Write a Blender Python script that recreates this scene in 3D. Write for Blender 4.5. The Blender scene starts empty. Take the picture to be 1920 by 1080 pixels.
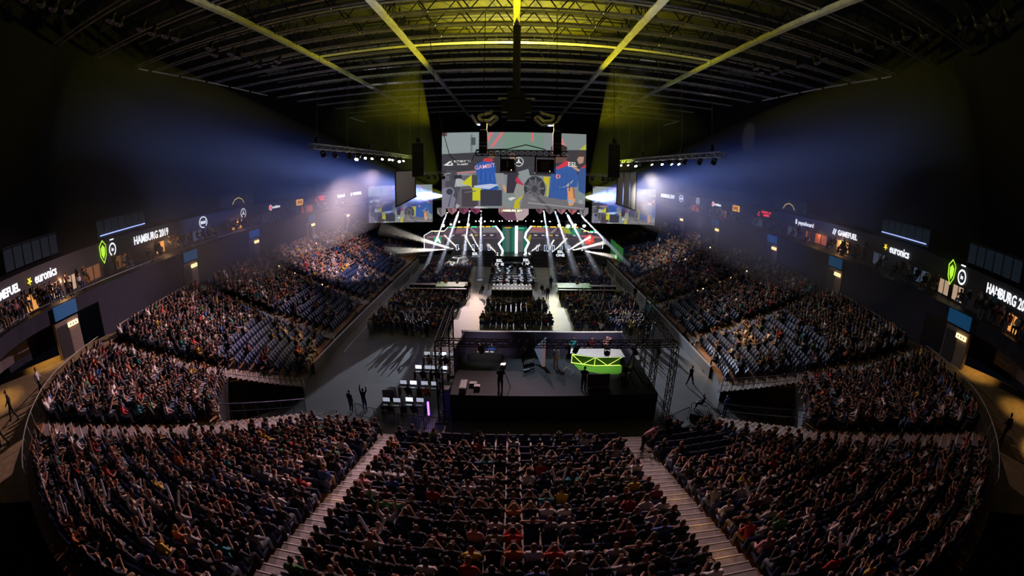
import bpy, bmesh, math, random
import numpy as np
from mathutils import Vector, Matrix
random.seed(7); rng = random.Random(11)
sc = bpy.context.scene
COL = sc.collection
PI = math.pi
V = Vector
# ------------------------------------------------------------------ materials
MATS = {}
def mat(name, col=(.5, .5, .5), rough=.6, metal=0., emit=None, estr=0., noise=0., nscale=8., sample=False, bump=0.):
    if name in MATS: return MATS[name]
    m = bpy.data.materials.new(name); m.use_nodes = True
    nt = m.node_tree; b = nt.nodes['Principled BSDF']
    b.inputs['Base Color'].default_value = (*col, 1); b.inputs['Roughness'].default_value = rough
    b.inputs['Metallic'].default_value = metal
    if noise or bump:
        tc = nt.nodes.new('ShaderNodeTexCoord'); n = nt.nodes.new('ShaderNodeTexNoise')
        n.inputs['Scale'].default_value = nscale; n.inputs['Detail'].default_value = 3
        nt.links.new(tc.outputs['Object'], n.inputs['Vector'])
        if noise:
            r = nt.nodes.new('ShaderNodeValToRGB'); e = r.color_ramp.elements
            e[0].position = .3; e[1].position = .7
            e[0].color = (*[c * (1 - noise) for c in col], 1); e[1].color = (*[min(1, c * (1 + noise)) for c in col], 1)
            nt.links.new(n.outputs['Fac'], r.inputs['Fac']); nt.links.new(r.outputs['Color'], b.inputs['Base Color'])
        if bump:
            bp = nt.nodes.new('ShaderNodeBump'); bp.inputs['Strength'].default_value = bump
            nt.links.new(n.outputs['Fac'], bp.inputs['Height']); nt.links.new(bp.outputs['Normal'], b.inputs['Normal'])
    if emit:
        b.inputs['Emission Color'].default_value = (*emit, 1); b.inputs['Emission Strength'].default_value = estr
        m.cycles.emission_sampling = 'FRONT_BACK' if sample else 'NONE'
    MATS[name] = m
    return m
def attr_mat(name, rough=.8, emit=0., sample=False):
    if name in MATS: return MATS[name]
    m = bpy.data.materials.new(name); m.use_nodes = True; nt = m.node_tree; b = nt.nodes['Principled BSDF']
    a = nt.nodes.new('ShaderNodeAttribute'); a.attribute_name = 'Col'
    b.inputs['Roughness'].default_value = rough
    if emit:
        b.inputs['Base Color'].default_value = (.02, .02, .02, 1)
        nt.links.new(a.outputs['Color'], b.inputs['Emission Color']); b.inputs['Emission Strength'].default_value = emit
        m.cycles.emission_sampling = 'FRONT' if sample else 'NONE'
    else:
        nt.links.new(a.outputs['Color'], b.inputs['Base Color'])
    MATS[name] = m
    return m
def stripe_mat(name, c1, c2, scale, rough=.6, axis='X', bump=0.3, metal=0.):
    if name in MATS: return MATS[name]
    m = bpy.data.materials.new(name); m.use_nodes = True; nt = m.node_tree; b = nt.nodes['Principled BSDF']
    tc = nt.nodes.new('ShaderNodeTexCoord'); w = nt.nodes.new('ShaderNodeTexWave'); w.bands_direction = axis
    w.inputs['Scale'].default_value = scale; w.inputs['Distortion'].default_value = .4; w.inputs['Detail Scale'].default_value = .3
    r = nt.nodes.new('ShaderNodeValToRGB'); e = r.color_ramp.elements; e[0].color = (*c1, 1); e[1].color = (*c2, 1)
    nt.links.new(tc.outputs['Object'], w.inputs['Vector']); nt.links.new(w.outputs['Fac'], r.inputs['Fac'])
    nt.links.new(r.outputs['Color'], b.inputs['Base Color']); b.inputs['Roughness'].default_value = rough
    b.inputs['Metallic'].default_value = metal
    bp = nt.nodes.new('ShaderNodeBump'); bp.inputs['Strength'].default_value = bump
    nt.links.new(w.outputs['Fac'], bp.inputs['Height']); nt.links.new(bp.outputs['Normal'], b.inputs['Normal'])
    MATS[name] = m
    return m
def vol_mat(name, dens, col=(1, 1, 1), aniso=.2):
    m = bpy.data.materials.new(name); m.use_nodes = True; nt = m.node_tree
    nt.nodes.remove(nt.nodes['Principled BSDF'])
    s = nt.nodes.new('ShaderNodeVolumeScatter'); s.inputs['Density'].default_value = dens
    s.inputs['Color'].default_value = (*col, 1); s.inputs['Anisotropy'].default_value = aniso
    nt.links.new(s.outputs['Volume'], nt.nodes['Material Output'].inputs['Volume'])
    m.cycles.volume_sampling = 'MULTIPLE_IMPORTANCE'
    MATS[name] = m
    return m
BLACK = mat('matt_black', (.012, .012, .014), .6, noise=.3)
DARKM = mat('dark_metal', (.03, .03, .035), .45, .6)
STEEL = mat('galvanised_steel', (.35, .35, .36), .4, .8, noise=.15)
TRUSSM = mat('truss_aluminium', (.5, .5, .5), .35, .8)
ROOFM = mat('roof_beam_paint', (.55, .55, .54), .5, .0, noise=.2, nscale=2)
LEDGE = mat('grey_ledge', (.12, .12, .12), .4)
WHITEE = mat('white_letter_light', (.8, .8, .8), emit=(.9, .93, 1), estr=1.3)
# ------------------------------------------------------------------ mesh helper
class MB:
    def __init__(s): s.v = []; s.f = []; s.c = []; s.col = (.5, .5, .5)
    def quad(s, *p):
        n = len(s.v); s.v += [tuple(q) for q in p]; s.f.append(tuple(range(n, n + len(p)))); s.c.append(s.col); return s
    def box(s, c, d, rz=0., tilt=0.):
        cx, cy, cz = c; a, b, e = d[0] / 2, d[1] / 2, d[2] / 2; n = len(s.v); cr, sr = math.cos(rz), math.sin(rz); ct, st = math.cos(tilt), math.sin(tilt)
        for z in (-e, e):
            for x, y in ((-a, -b), (a, -b), (a, b), (-a, b)):
                y2, z2 = y * ct - z * st, y * st + z * ct
                s.v.append((cx + x * cr - y2 * sr, cy + x * sr + y2 * cr, cz + z2))
        for q in ((3, 2, 1, 0), (4, 5, 6, 7), (0, 1, 5, 4), (1, 2, 6, 5), (2, 3, 7, 6), (3, 0, 4, 7)):
            s.f.append(tuple(n + i for i in q)); s.c.append(s.col)
        return s
    def tube(s, p, q, r, n=4, r2=None, cap=True):
        p, q = V(p), V(q); d = (q - p)
        if d.length < 1e-6: return s
        d.normalize(); u = d.orthogonal().normalized(); w = d.cross(u); r2 = r if r2 is None else r2; k = len(s.v)
        for c, rr in ((p, r), (q, r2)):
            for i in range(n):
                a = 2 * PI * (i + .5) / n; s.v.append(tuple(c + u * (math.cos(a) * rr) + w * (math.sin(a) * rr)))
        for i in range(n):
            j = (i + 1) % n; s.f.append((k + i, k + j, k + n + j, k + n + i)); s.c.append(s.col)
        if cap:
            s.f.append(tuple(k + n - 1 - i for i in range(n))); s.c.append(s.col); s.f.append(tuple(k + n + i for i in range(n))); s.c.append(s.col)
        return s
    def path(s, pts, r, n=4):
        P = [V(q) for q in pts]; k = len(s.v); m = len(P); u = None
        for i, c in enumerate(P):
            d = (P[min(i + 1, m - 1)] - P[max(i - 1, 0)])
            d = d.normalized() if d.length > 1e-6 else V((0, 0, 1))
            u = d.orthogonal().normalized() if u is None else (u - d * u.dot(d)); u = u.normalized() if u.length > 1e-4 else d.orthogonal().normalized(); w = d.cross(u)
            for j in range(n): a = 2 * PI * (j + .5) / n; s.v.append(tuple(c + u * (math.cos(a) * r) + w * (math.sin(a) * r)))
        for i in range(m - 1):
            for j in range(n): q = (j + 1) % n; s.f.append((k + i * n + j, k + i * n + q, k + (i + 1) * n + q, k + (i + 1) * n + j)); s.c.append(s.col)
        s.f.append(tuple(k + n - 1 - j for j in range(n))); s.c.append(s.col); s.f.append(tuple(k + (m - 1) * n + j for j in range(n))); s.c.append(s.col)
        return s
    def lathe(s, c, prof, n=12, axis='Z'):
        k = len(s.v)
        for r, h in prof:
            for i in range(n):
                a = 2 * PI * i / n; x, y, z = r * math.cos(a), r * math.sin(a), h
                if axis == 'Y': x, y, z = x, h, y
                if axis == 'X': x, y, z = h, x, y
                s.v.append((c[0] + x, c[1] + y, c[2] + z))
        for m in range(len(prof) - 1):
            for i in range(n):
                j = (i + 1) % n; s.f.append((k + m * n + i, k + m * n + j, k + (m + 1) * n + j, k + (m + 1) * n + i)); s.c.append(s.col)
        s.f.append(tuple(k + i for i in range(n))); s.c.append(s.col)
        s.f.append(tuple(k + (len(prof) - 1) * n + i for i in range(n))); s.c.append(s.col)
        return s
    def prism(s, pts, y0, y1):      # polygon in X/Z, extruded along Y
        n = len(s.v); m = len(pts)
        s.v += [(x, y0, z) for x, z in pts] + [(x, y1, z) for x, z in pts]
        s.f.append(tuple(n + i for i in range(m))); s.c.append(s.col)
        s.f.append(tuple(n + m + (m - 1 - i) for i in range(m))); s.c.append(s.col)
        for i in range(m):
            j = (i + 1) % m; s.f.append((n + i, n + m + i, n + m + j, n + j)); s.c.append(s.col)
        return s
    def mesh(s, name, m, colors=False, smooth=False):
        me = bpy.data.meshes.new(name); me.from_pydata(s.v, [], s.f)
        if m: me.materials.append(m)
        if colors:
            a = me.attributes.new('Col', 'FLOAT_COLOR', 'FACE')
            a.data.foreach_set('color', np.array([(*c, 1.) for c in s.c], np.float32).ravel())
        if smooth: me.polygons.foreach_set('use_smooth', [True] * len(me.polygons))
        return me
    def obj(s, name, m, parent=None, **k):
        o = bpy.data.objects.new(name, s.mesh(name, m, **k)); COL.objects.link(o)
        if parent: o.parent = parent
        return o
def tag(o, label=None, cat=None, group=None, kind=None):
    if label: o['label'] = label
    if cat: o['category'] = cat
    if group: o['group'] = group
    if kind: o['kind'] = kind
    return o
def empty(name, loc=(0, 0, 0), rz=0., label=None, cat=None, group=None):
    o = bpy.data.objects.new(name, None); o.empty_display_size = .2; COL.objects.link(o)
    o.location = loc; o.rotation_euler = (0, 0, rz); return tag(o, label, cat, group)
def copy_tree(o, parent=None):
    c = o.copy(); COL.objects.link(c); c.parent = parent
    for ch in o.children: copy_tree(ch, c)
    return c
def text(name, s, m, size, loc, rot, parent=None, sx=1., align='CENTER', bold=.0):
    cu = bpy.data.curves.new(name, 'FONT'); cu.body = s; cu.size = size; cu.align_x = align; cu.align_y = 'CENTER'
    cu.extrude = .02; cu.offset = bold; cu.resolution_u = 2
    t0_ = bpy.data.objects.new(name, cu); COL.objects.link(t0_); cu.materials.append(m)
    bpy.context.view_layer.update(); me = bpy.data.meshes.new_from_object(t0_.evaluated_get(bpy.context.evaluated_depsgraph_get())); bpy.data.objects.remove(t0_); me.name = name
    if not me.materials: me.materials.append(m)
    o = bpy.data.objects.new(name, me); COL.objects.link(o)
    o.location = loc; o.rotation_euler = rot; o.scale = (sx, 1, 1)
    if parent: o.parent = parent
    return o
def struct(o, label=None): o['kind'] = 'structure'; return tag(o, label)
# ------------------------------------------------------------------ camera (fisheye lens, as the photo was taken)
H = 16.0
def cam_matrix():
    a, b, c = math.radians(.58), math.radians(-14.65), math.radians(.1)
    A = Matrix(((math.cos(a), 0, -math.sin(a)), (0, 1, 0), (math.sin(a), 0, math.cos(a))))
    return Matrix.Rotation(c, 3, 'Z') @ Matrix.Rotation(b, 3, 'X') @ A
MM = cam_matrix()
cd = bpy.data.cameras.new('camera'); cam = bpy.data.objects.new('camera', cd); COL.objects.link(cam); sc.camera = cam
right, fwd, up = MM @ V((1, 0, 0)), MM @ V((0, 1, 0)), MM @ V((0, 0, 1))
cam.matrix_world = Matrix(((right.x, up.x, -fwd.x, 0), (right.y, up.y, -fwd.y, 0), (right.z, up.z, -fwd.z, H), (0, 0, 0, 1)))
cd.type = 'PANO'; cd.panorama_type = 'FISHEYE_EQUISOLID'
cd.fisheye_lens = 855 / 1920 * 36; cd.fisheye_fov = PI * .999
cd.sensor_width = 36; cd.sensor_height = 20.25; cd.sensor_fit = 'HORIZONTAL'; cd.clip_end = 500
# ------------------------------------------------------------------ bowl geometry (half plan, mirrored in x)
C0 = [(0, 21.6), (6.9, 21.6), (9.6, 21.8), (11.4, 22.3), (13.2, 23.6), (15.0, 26.2), (15.9, 28.6), (16.7, 32), (17.1, 38.6), (17.3, 50), (17.3, 62), (17.3, 74), (17.3, 92)]
C1 = [(0, 3.4), (6.25, 3.4), (11.4, 3.3), (17, 5.2), (21.9, 8.6), (25.8, 13.2), (28.6, 20.2), (30.1, 28), (31.2, 36.2), (31.9, 50), (31.2, 64), (30.4, 76), (28.6, 92)]
# node indices used as stair lines: 1, 4, 6, 8, 9, 10, 11
NR = 19
def lerp(a, b, t): return a + (b - a) * t
def cat(P, t):
    i = min(int(t), len(P) - 2); f = t - i
    p0 = P[max(i - 1, 0)]; p1 = P[i]; p2 = P[i + 1]; p3 = P[min(i + 2, len(P) - 1)]
    if i < 1: return (lerp(p1[0], p2[0], f), lerp(p1[1], p2[1], f))
    return tuple(.5 * (2 * p1[k] + (p2[k] - p0[k]) * f + (2 * p0[k] - 5 * p1[k] + 4 * p2[k] - p3[k]) * f * f + (3 * p1[k] - p0[k] - 3 * p2[k] + p3[k]) * f ** 3) for k in (0, 1))
def bowl(t, u):
    a, b = cat(C0, t), cat(C1, t); return lerp(a[0], b[0], u), lerp(a[1], b[1], u)
def z0(t): return 1.5 if t < 2 else lerp(1.5, .9, min(1, (t - 2) / 2))
def z1(t): return lerp(7.3, 6.3, min(1, max(0, (t - 2) / 4)))
def rowz(t, i):
    u = i / NR; return lerp(z0(t), z1(t), .86 * u + .14 * u * u)
def masked(t, i):       # floor entrance tunnel in the corner block
    return 4.3 < t < 5.7 and i < 7
TS = []
t = 0.
while t < 12 - 1e-6: TS.append(round(t, 3)); t += .25 if t < 8 else .5
TS.append(12.)
def make_terrace(sgn, nm, label):
    mb = MB(); sd = MB()
    for i in range(NR + 1):
        for a, b in zip(TS, TS[1:]):
            m = (a + b) / 2
            if masked(m, i): continue
            u0, u1 = i / NR, (i + 1) / NR if i < NR else 1.035
            p = [bowl(a, u0), bowl(b, u0), bowl(b, u1), bowl(a, u1)]
            z = [rowz(a, i), rowz(b, i)]
            q = [(sgn * p[0][0], p[0][1], z[0]), (sgn * p[1][0], p[1][1], z[1]), (sgn * p[2][0], p[2][1], z[1]), (sgn * p[3][0], p[3][1], z[0])]
            mb.quad(*(q if sgn > 0 else q[::-1]))
            low = masked(m, i - 1) or i == 0
            zl = [0, 0] if low else [rowz(a, i - 1), rowz(b, i - 1)]
            (sd if low else mb).quad((sgn * p[0][0], p[0][1], zl[0]), (sgn * p[1][0], p[1][1], zl[1]), (sgn * p[1][0], p[1][1], z[1]), (sgn * p[0][0], p[0][1], z[0]))
            for tt, e in ((a, -1), (b, 1)):
                if masked(tt + e * .05, i) and not masked(tt - e * .05, i):
                    pa, pb = bowl(tt, u0), bowl(tt, u1); zz = rowz(tt, i)
                    sd.quad((sgn * pa[0], pa[1], 0), (sgn * pb[0], pb[1], 0), (sgn * pb[0], pb[1], zz), (sgn * pa[0], pa[1], zz))
    o = mb.obj(nm, TERR); struct(o, label)
    s = sd.obj(nm + '_skirt', BLACK); struct(s, label.replace('timber terraces', 'black skirting boards'))
TERR = stripe_mat('terrace_timber', (.20, .092, .034), (.29, .145, .06), 9, .6, 'DIAGONAL', .15)
make_terrace(-1, 'floor_terrace_left', 'timber terraces of the pink-lit side of the bowl')
make_terrace(1, 'floor_terrace_right', 'timber terraces of the darker side of the bowl')
# stairs with lit nosings
STAIR = mat('stair_boards', (.30, .27, .27), .6, noise=.25, nscale=5)
NOSE = mat('stair_nosing', (.75, .70, .66), .5)
LEDW = mat('warm_step_light', (.8, .5, .2), emit=(1, .62, .25), estr=40)
NODES = (1, 4, 6, 8, 9, 10, 11)
STAIRNAME = {1: 'between the central block and the corner', 4: 'nearest the camera deck in the corner', 6: 'on the far side of the corner tunnel', 8: 'second along the long side', 9: 'third along the long side', 10: 'fourth along the long side', 11: 'last before the stage along the long side'}
for sgn in (-1, 1):
    side = 'pink-lit' if sgn < 0 else 'darker'
    for nd in NODES:
        mb = MB(); ns = MB(); ld = MB()
        for i in range(NR):
            if nd == 4 and False: pass
            for h in (0, 1):
                u0 = (i + .5 * h) / NR; u1 = (i + .5 + .5 * h) / NR
                ax, ay = bowl(nd, u0); bx, by = bowl(nd, u1)
                d = V((bx - ax, by - ay)).normalized(); w = {1: .60, 4: .95, 6: .9}.get(nd, .74)
                n = V((-d.y, d.x)) * w; z = rowz(nd, i) + (.03 if h == 0 else (rowz(nd, i + 1) - rowz(nd, i)) / 2 + .03)
                P = [(ax + n.x, ay + n.y), (ax - n.x, ay - n.y), (bx - n.x, by - n.y), (bx + n.x, by + n.y)]
                P = [(sgn * x, y) for x, y in P]
                mb.quad(*[(x, y, z) for x, y in P]); mb.quad(*[(x, y, zz) for (x, y), zz in zip((P[0], P[1], P[1], P[0]), (z - .25, z - .25, z, z))])
                q0, q1 = V((*P[0], z + .012)), V((*P[1], z + .012)); dd = V((sgn * d.x, d.y, 0)) * .05
                ns.quad(q0, q1, q1 + dd, q0 + dd)
                if h == 0 and (nd in (6, 8, 9, 10)) and i > 5 and (i * 7 + nd) % 3:
                    ld.box((P[0][0] * .97 + P[1][0] * .03, P[0][1] * .97 + P[1][1] * .03, z - .08), (.10, .05, .06))
        o = mb.obj('stairs', STAIR); struct(o, f'stairway {STAIRNAME[nd]}, {side} side'); 
        x = ns.obj('stair_nosing', NOSE, o)
        if ld.v: ld.obj('step_light', LEDW, o)
# ------------------------------------------------------------------ floor, walls, roof
def floor_material():
    m = bpy.data.materials.new('grey_floor_boards'); m.use_nodes = True; nt = m.node_tree; b = nt.nodes['Principled BSDF']
    tc = nt.nodes.new('ShaderNodeTexCoord'); br = nt.nodes.new('ShaderNodeTexBrick')
    br.inputs['Color1'].default_value = (.125, .12, .118, 1); br.inputs['Color2'].default_value = (.145, .138, .134, 1); br.inputs['Mortar'].default_value = (.08, .075, .075, 1)
    br.inputs['Scale'].default_value = 1; br.inputs['Brick Width'].default_value = 2.4; br.inputs['Row Height'].default_value = 1.2; br.inputs['Mortar Size'].default_value = .012
    nt.links.new(tc.outputs['Object'], br.inputs['Vector']); nt.links.new(br.outputs['Color'], b.inputs['Base Color']); b.inputs['Roughness'].default_value = .45
    return m
mb = MB(); mb.quad((-36, -4, 0), (36, -4, 0), (36, 118, 0), (-36, 118, 0)); struct(mb.obj('floor', floor_material()), 'grey boarded arena floor')
WALLD = mat('navy_wall_paint', (.012, .013, .034), .85, noise=.2, nscale=1.5)
CONC = mat('concourse_floor_screed', (.42, .33, .19), .35, noise=.2, nscale=2)
ROOFD = stripe_mat('corrugated_roof_deck', (.008, .008, .008), (.022, .022, .022), 4, .8, 'Y', .6)
mb = MB(); mb.quad((-46, -8, 33.6), (-46, 116, 33.6), (46, 116, 33.6), (46, -8, 33.6)); struct(mb.obj('ceiling', ROOFD), 'dark corrugated roof deck')
# outer curves: balcony front (BW), fascia (FC)
BW = [(0, 1.2), (6.6, 1.2), (12, .9), (19.5, 2.2), (25.5, 6), (29.6, 12), (30.6, 20.4), (31.3, 28), (32.2, 36.4), (32.9, 50), (32.2, 65), (31.2, 78), (29.6, 93)]
FC = [(0, -3), (7, -3), (14, -3), (22, -1), (27, 4), (30.4, 12), (33.4, 22), (35, 31), (36, 41), (35.9, 51), (35.4, 62), (34.6, 74), (32, 93)]
def strip(P, za, zb, m, nm, label, sgn, t0=0., t1=12., P2=None, dt=.25, parent=None):
    mb = MB(); t = t0
    while t < t1 - 1e-6:
        a, b = cat(P, t), cat(P, min(t + dt, t1)); c, d = (a, b) if P2 is None else (cat(P2, t), cat(P2, min(t + dt, t1)))
        mb.quad((sgn * a[0], a[1], za), (sgn * b[0], b[1], za), (sgn * d[0], d[1], zb), (sgn * c[0], c[1], zb)); t += dt
    o = mb.obj(nm, m, parent)
    if not parent: struct(o, label)
    return o
GREYW = mat('grey_curved_parapet', (.10, .085, .10), .7, noise=.15)
for sgn, sd in ((-1, 'left'), (1, 'right')):
    strip(BW, 9.1, 10.15, WALLD, f'trim_{sd}', 'navy balcony front above the wall', sgn, 3)
    strip(BW, 6.2, 9.1, WALLD, f'wall_{sd}', 'dark navy wall above the top row', sgn, 6.1)
    strip(BW, 10.15, 10.15, BLACK, f'floor_balcony_{sd}', 'dark balcony floor in front of the boxes', sgn, 3, 12, FC)
    strip(FC, 10.15, 11.45, mat('box_front_dark', (.02, .018, .02), .5, noise=.2), f'wall_box_{sd}', 'dark glazed fronts of the boxes', sgn, 3)
    strip(FC, 11.45, 13.0, mat('fascia_panel', (.016, .014, .022), .6, noise=.15), f'trim_fascia_{sd}', 'dark fascia band above the boxes', sgn, 3)
    FT = [(x + 3, y) for x, y in FC]
    strip(FC, 13.0, 13.2, mat('upper_tier_dark', (.018, .018, .024), .8), f'floor_upper_{sd}', 'dark upper tier floor', sgn, 3, 12, FT)
    strip(FT, 13.2, 33.6, mat('upper_wall', (.003, .0032, .005), .9, noise=.3, nscale=.7), f'wall_upper_{sd}', 'dark upper wall below the roof', sgn, 3)
    # open concourse behind the corner
    strip([(lerp(a[0], b[0], 0), lerp(a[1], b[1], 0)) for a, b in zip([bowl(k, 1.0) for k in range(13)], BW)], 6.45, 6.45, CONC, f'floor_concourse_{sd}', 'pale concourse walkway behind the corner rows', sgn, 3, 6.5, [(x + 4.5 * (k < 6), y - 2.5 * (k < 6)) for k, (x, y) in enumerate(BW)])
    GB = [(x + 2.2, y - 1.3) for x, y in BW]
    strip(GB, 7.5, 9.1, GREYW, f'wall_parapet_{sd}', 'curved grey parapet over the concourse', sgn, 3, 5.4)
    OW = [(x + 4.2, y - 2.4) for x, y in BW]
    strip(OW, 6.4, 9.1, WALLD, f'wall_concourse_{sd}', 'dark blue back wall of the concourse', sgn, 3, 6.2)
    strip(BW, 9.1, 9.1, BLACK, f'ceiling_concourse_{sd}', 'underside of the balcony over the concourse', sgn, 3, 6.2, OW)
mb = MB(); mb.quad((-46, 114, 0), (46, 114, 0), (46, 114, 33.6), (-46, 114, 33.6)); struct(mb.obj('wall_back', mat('black_drape', (.015, .015, .022), .9)), 'dark end wall behind the stage')
mb = MB(); mb.quad((-46, -8, 0), (46, -8, 0), (46, -8, 33.6), (-46, -8, 33.6)); struct(mb.obj('wall_near', mat('black_drape')), 'dark wall behind the camera')
# handrails on top of the rows
RAIL = mat('pale_handrail', (.55, .52, .52), .35, .5)
def rail_along(t0, t1, sgn, u, zoff, label, posts=True):
    mb = MB(); pp = MB(); pts = []; n = int((t1 - t0) / .125) + 1
    for k in range(n + 1):
        t = t0 + (t1 - t0) * k / n; x, y = bowl(t, u); pts.append((sgn * x, y, rowz(t, NR * min(u, 1)) + zoff))
    o = mb.path(pts, .03, 5).obj('handrail', RAIL)
    for k in range(0, n + 1, 2): x, y, z = pts[k]; MB().tube((x, y, z), (x, y, z - zoff), .02, 4).obj('post', RAIL, o)
    tag(o, label, 'railing')
for sgn, nm in ((-1, 'pink-lit'), (1, 'darker')):
    rail_along(3.0, 5.85, sgn, 1.02, .95, f'metal handrail around the corner concourse, {nm} side of the bowl')
    rail_along(6.2, 7.7, sgn, 1.0, .9, f'metal handrail above top row beside the first portal, {nm} side')
# side barrier of the arena floor
for sgn, nm in ((-1, 'pink-lit'), (1, 'greenish')):
    mb = MB(); mb.box((sgn * 16.55, 55, .5), (.12, 46, 1.0)); o = mb.obj('barrier_wall', mat('grey_hoarding', (.12, .12, .13), .5, noise=.2)); tag(o, f'long low grey hoarding along the floor, {nm} side', 'barrier')
    mb = MB(); mb.box((sgn * 16.55, 55, 1.03), (.18, 46, .06)); mb.obj('top_rail', RAIL, o)
    mb = MB(); mb.box((sgn * 15.6, 57, .02), (.12, 40, .03)); o = mb.obj('floor_strip', RAIL); tag(o, f'thin pale cable strip on the floor before the hoarding, {nm} side', 'cable cover')
    mb = MB()
    for k in range(40):
        a, b = bowl(8 + k * .1, 3 / NR), bowl(8.1 + k * .1, 3 / NR); za, zb = rowz(8 + k * .1, 3), rowz(8.1 + k * .1, 3)
        mb.quad((sgn * a[0], a[1], za - .3), (sgn * b[0], b[1], zb - .3), (sgn * b[0], b[1], zb + .55), (sgn * a[0], a[1], za + .55))
    o = mb.obj('parapet', mat('purple_grey_parapet', (.06, .055, .08), .6)); tag(o, f'dark parapet behind the third row of the long side, {nm} side', 'parapet')
# ------------------------------------------------------------------ roof steel
def roof_truss(y, idx):
    c = MB(); w = MB(); HW = 40
    for zz, r, dy in ((30, .11, -.35), (30, .11, .35), (32.6, .14, 0)): c.tube((-HW, y + dy, zz), (HW, y + dy, zz), r, 4)
    n = 22
    for k in range(n):
        xa, xb = -HW + 2 * HW * k / n, -HW + 2 * HW * (k + 1) / n; m = (xa + xb) / 2
        w.tube((xa, y - .35, 30), (m, y, 32.6), .06, 4, cap=False); w.tube((m, y, 32.6), (xb, y + .35, 30), .06, 4, cap=False)
        w.tube((xa, y - .35, 30), (xa, y + .35, 30), .05, 4, cap=False)
    o = c.obj('roof_truss', ROOFM); w.obj('lattice', DARKM, o)
    return o
TY = [19.5, 26, 33, 36.5, 40.4, 44, 48.6, 54.2, 60.3, 66.5, 73, 80, 87, 95, 103]
for i, y in enumerate(TY):
    o = roof_truss(y, i)
    tag(o, f'transverse roof truss, {["first","second","third","fourth","fifth","sixth","seventh","eighth","ninth","tenth","eleventh","twelfth","thirteenth","fourteenth","fifteenth"][i]} from the camera towards the stage', 'roof truss', 'transverse roof trusses')
for i, (x, lb) in enumerate(((-21.9, 'yellow-lit outer roof beam over the pink-lit stand'), (-10.9, 'bluish inner roof beam over the pink-lit aisle'), (0.1, 'central dark roof beam over the big screen'), (10.9, 'inner roof beam over the greenish aisle'), (21.9, 'yellow-lit outer roof beam over the darker stand'))):
    mb = MB(); mb.box((x, 60, 29.7), (.42, 106, .12)); mb.box((x - .25, 60, 29.85), (.05, 106, .35)); mb.box((x + .25, 60, 29.85), (.05, 106, .35))
    o = mb.obj('roof_beam', ROOFM); tag(o, lb, 'roof beam', 'longitudinal roof beams')
    w = MB()
    for k in range(52): yy = 8 + 2 * k; w.tube((x, yy, 29.8), (x, yy + 1, 32.5), .04, 4, cap=False); w.tube((x, yy + 1, 32.5), (x, yy + 2, 29.8), .04, 4, cap=False)
    w.obj('lattice', DARKM, o)
# bright catwalk across at y=48
mb = MB(); mb.box((0, 47.2, 30.1), (44, .9, .08)); o = mb.obj('catwalk', ROOFM); tag(o, 'bright yellow-lit catwalk crossing the roof above the centre truss', 'catwalk')
mb = MB(); [mb.tube((-22, 47.2 + d, 31.0), (22, 47.2 + d, 31.0), .03) for d in (-.45, .45)]; [mb.tube((-22 + 2 * k, 47.2 + d, 30.1), (-22 + 2 * k, 47.2 + d, 31), .02) for k in range(23) for d in (-.45, .45)]; mb.obj('railing', ROOFM, o)
# pale segmented rail
for sgn, nm in ((-1, 'over the pink-lit stand'), (1, 'over the darker stand')):
    mb = MB()
    for k in range(19): mb.box((sgn * 38.4, 8 + 5.6 * k + 2.4, 29.9), (.14, 4.9, .12))
    o = mb.obj('ceiling_rail', mat('pale_conduit', (.6, .58, .56), .5, emit=(.5, .47, .45), estr=.05)); tag(o, f'long pale segmented rail under the roof {nm}', 'rail')
# hanging floodlights
HOUS = mat('lamp_housing', (.03, .03, .035), .4, .4); GLASS = mat('dull_lamp_glass', (.6, .63, .68), .4)
def build_flood():
    o = empty('floodlight'); mb = MB(); mb.lathe((0, 0, 0), [(.42, 0), (.40, .12), (.2, .45), (.16, .7)], 14); mb.obj('housing', HOUS, o)
    mb = MB(); mb.lathe((0, 0, -.02), [(.36, 0), (.36, .02)], 14); mb.obj('lens', GLASS, o)
    mb = MB(); mb.lathe((0, 0, -.03), [(.12, 0), (.12, .03)], 10); mb.obj('bulb', HOUS, o)
    mb = MB(); mb.tube((0, 0, .7), (0, 0, 2.2), .03); mb.obj('bracket', HOUS, o)
    return o
F1 = [(-24.6, 9.9), (-24.8, 11.5), (-25, 12.7), (-25, 14.1), (-25, 18.1), (-25.1, 19.1), (-25.2, 21.6), (-25.3, 23), (-25.1, 24.4), (-25.1, 25.7), (-25.0, 30.3), (-25.9, 32.4), (-24.8, 33.5), (-24.9, 34.9), (-25, 37.5), (-25.3, 39.4), (-24.1, 40.8), (-22.8, 39.2),
      (26, 14.7), (26, 13.3), (26, 12), (25.9, 10.4), (26, 26.3), (26.3, 23.9), (26.3, 21.9), (25.8, 20.3), (26, 18.6), (23.6, 39.8), (24.9, 41), (25.9, 39.9), (26, 38.4), (25.9, 35.1), (26.3, 32.6), (26, 31.2)]
proto_flood = build_flood()
for i, (x, y) in enumerate(F1):
    o = proto_flood if i == 0 else copy_tree(proto_flood); o.location = (x, y, 28 - .03 * (i % 3)); o.rotation_euler = (math.radians(-18), math.radians(14 if x < 0 else -14), 0)
    side = 'pink-lit' if x < 0 else 'darker'; k = sum(1 for (a, b) in F1 if a * x > 0 and (b, a) < (y, x))
    tag(o, f'round roof floodlight over the {side} stand, number {k + 1} counted from the camera', 'floodlight', 'unlit round floodlights under the roof')
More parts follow.
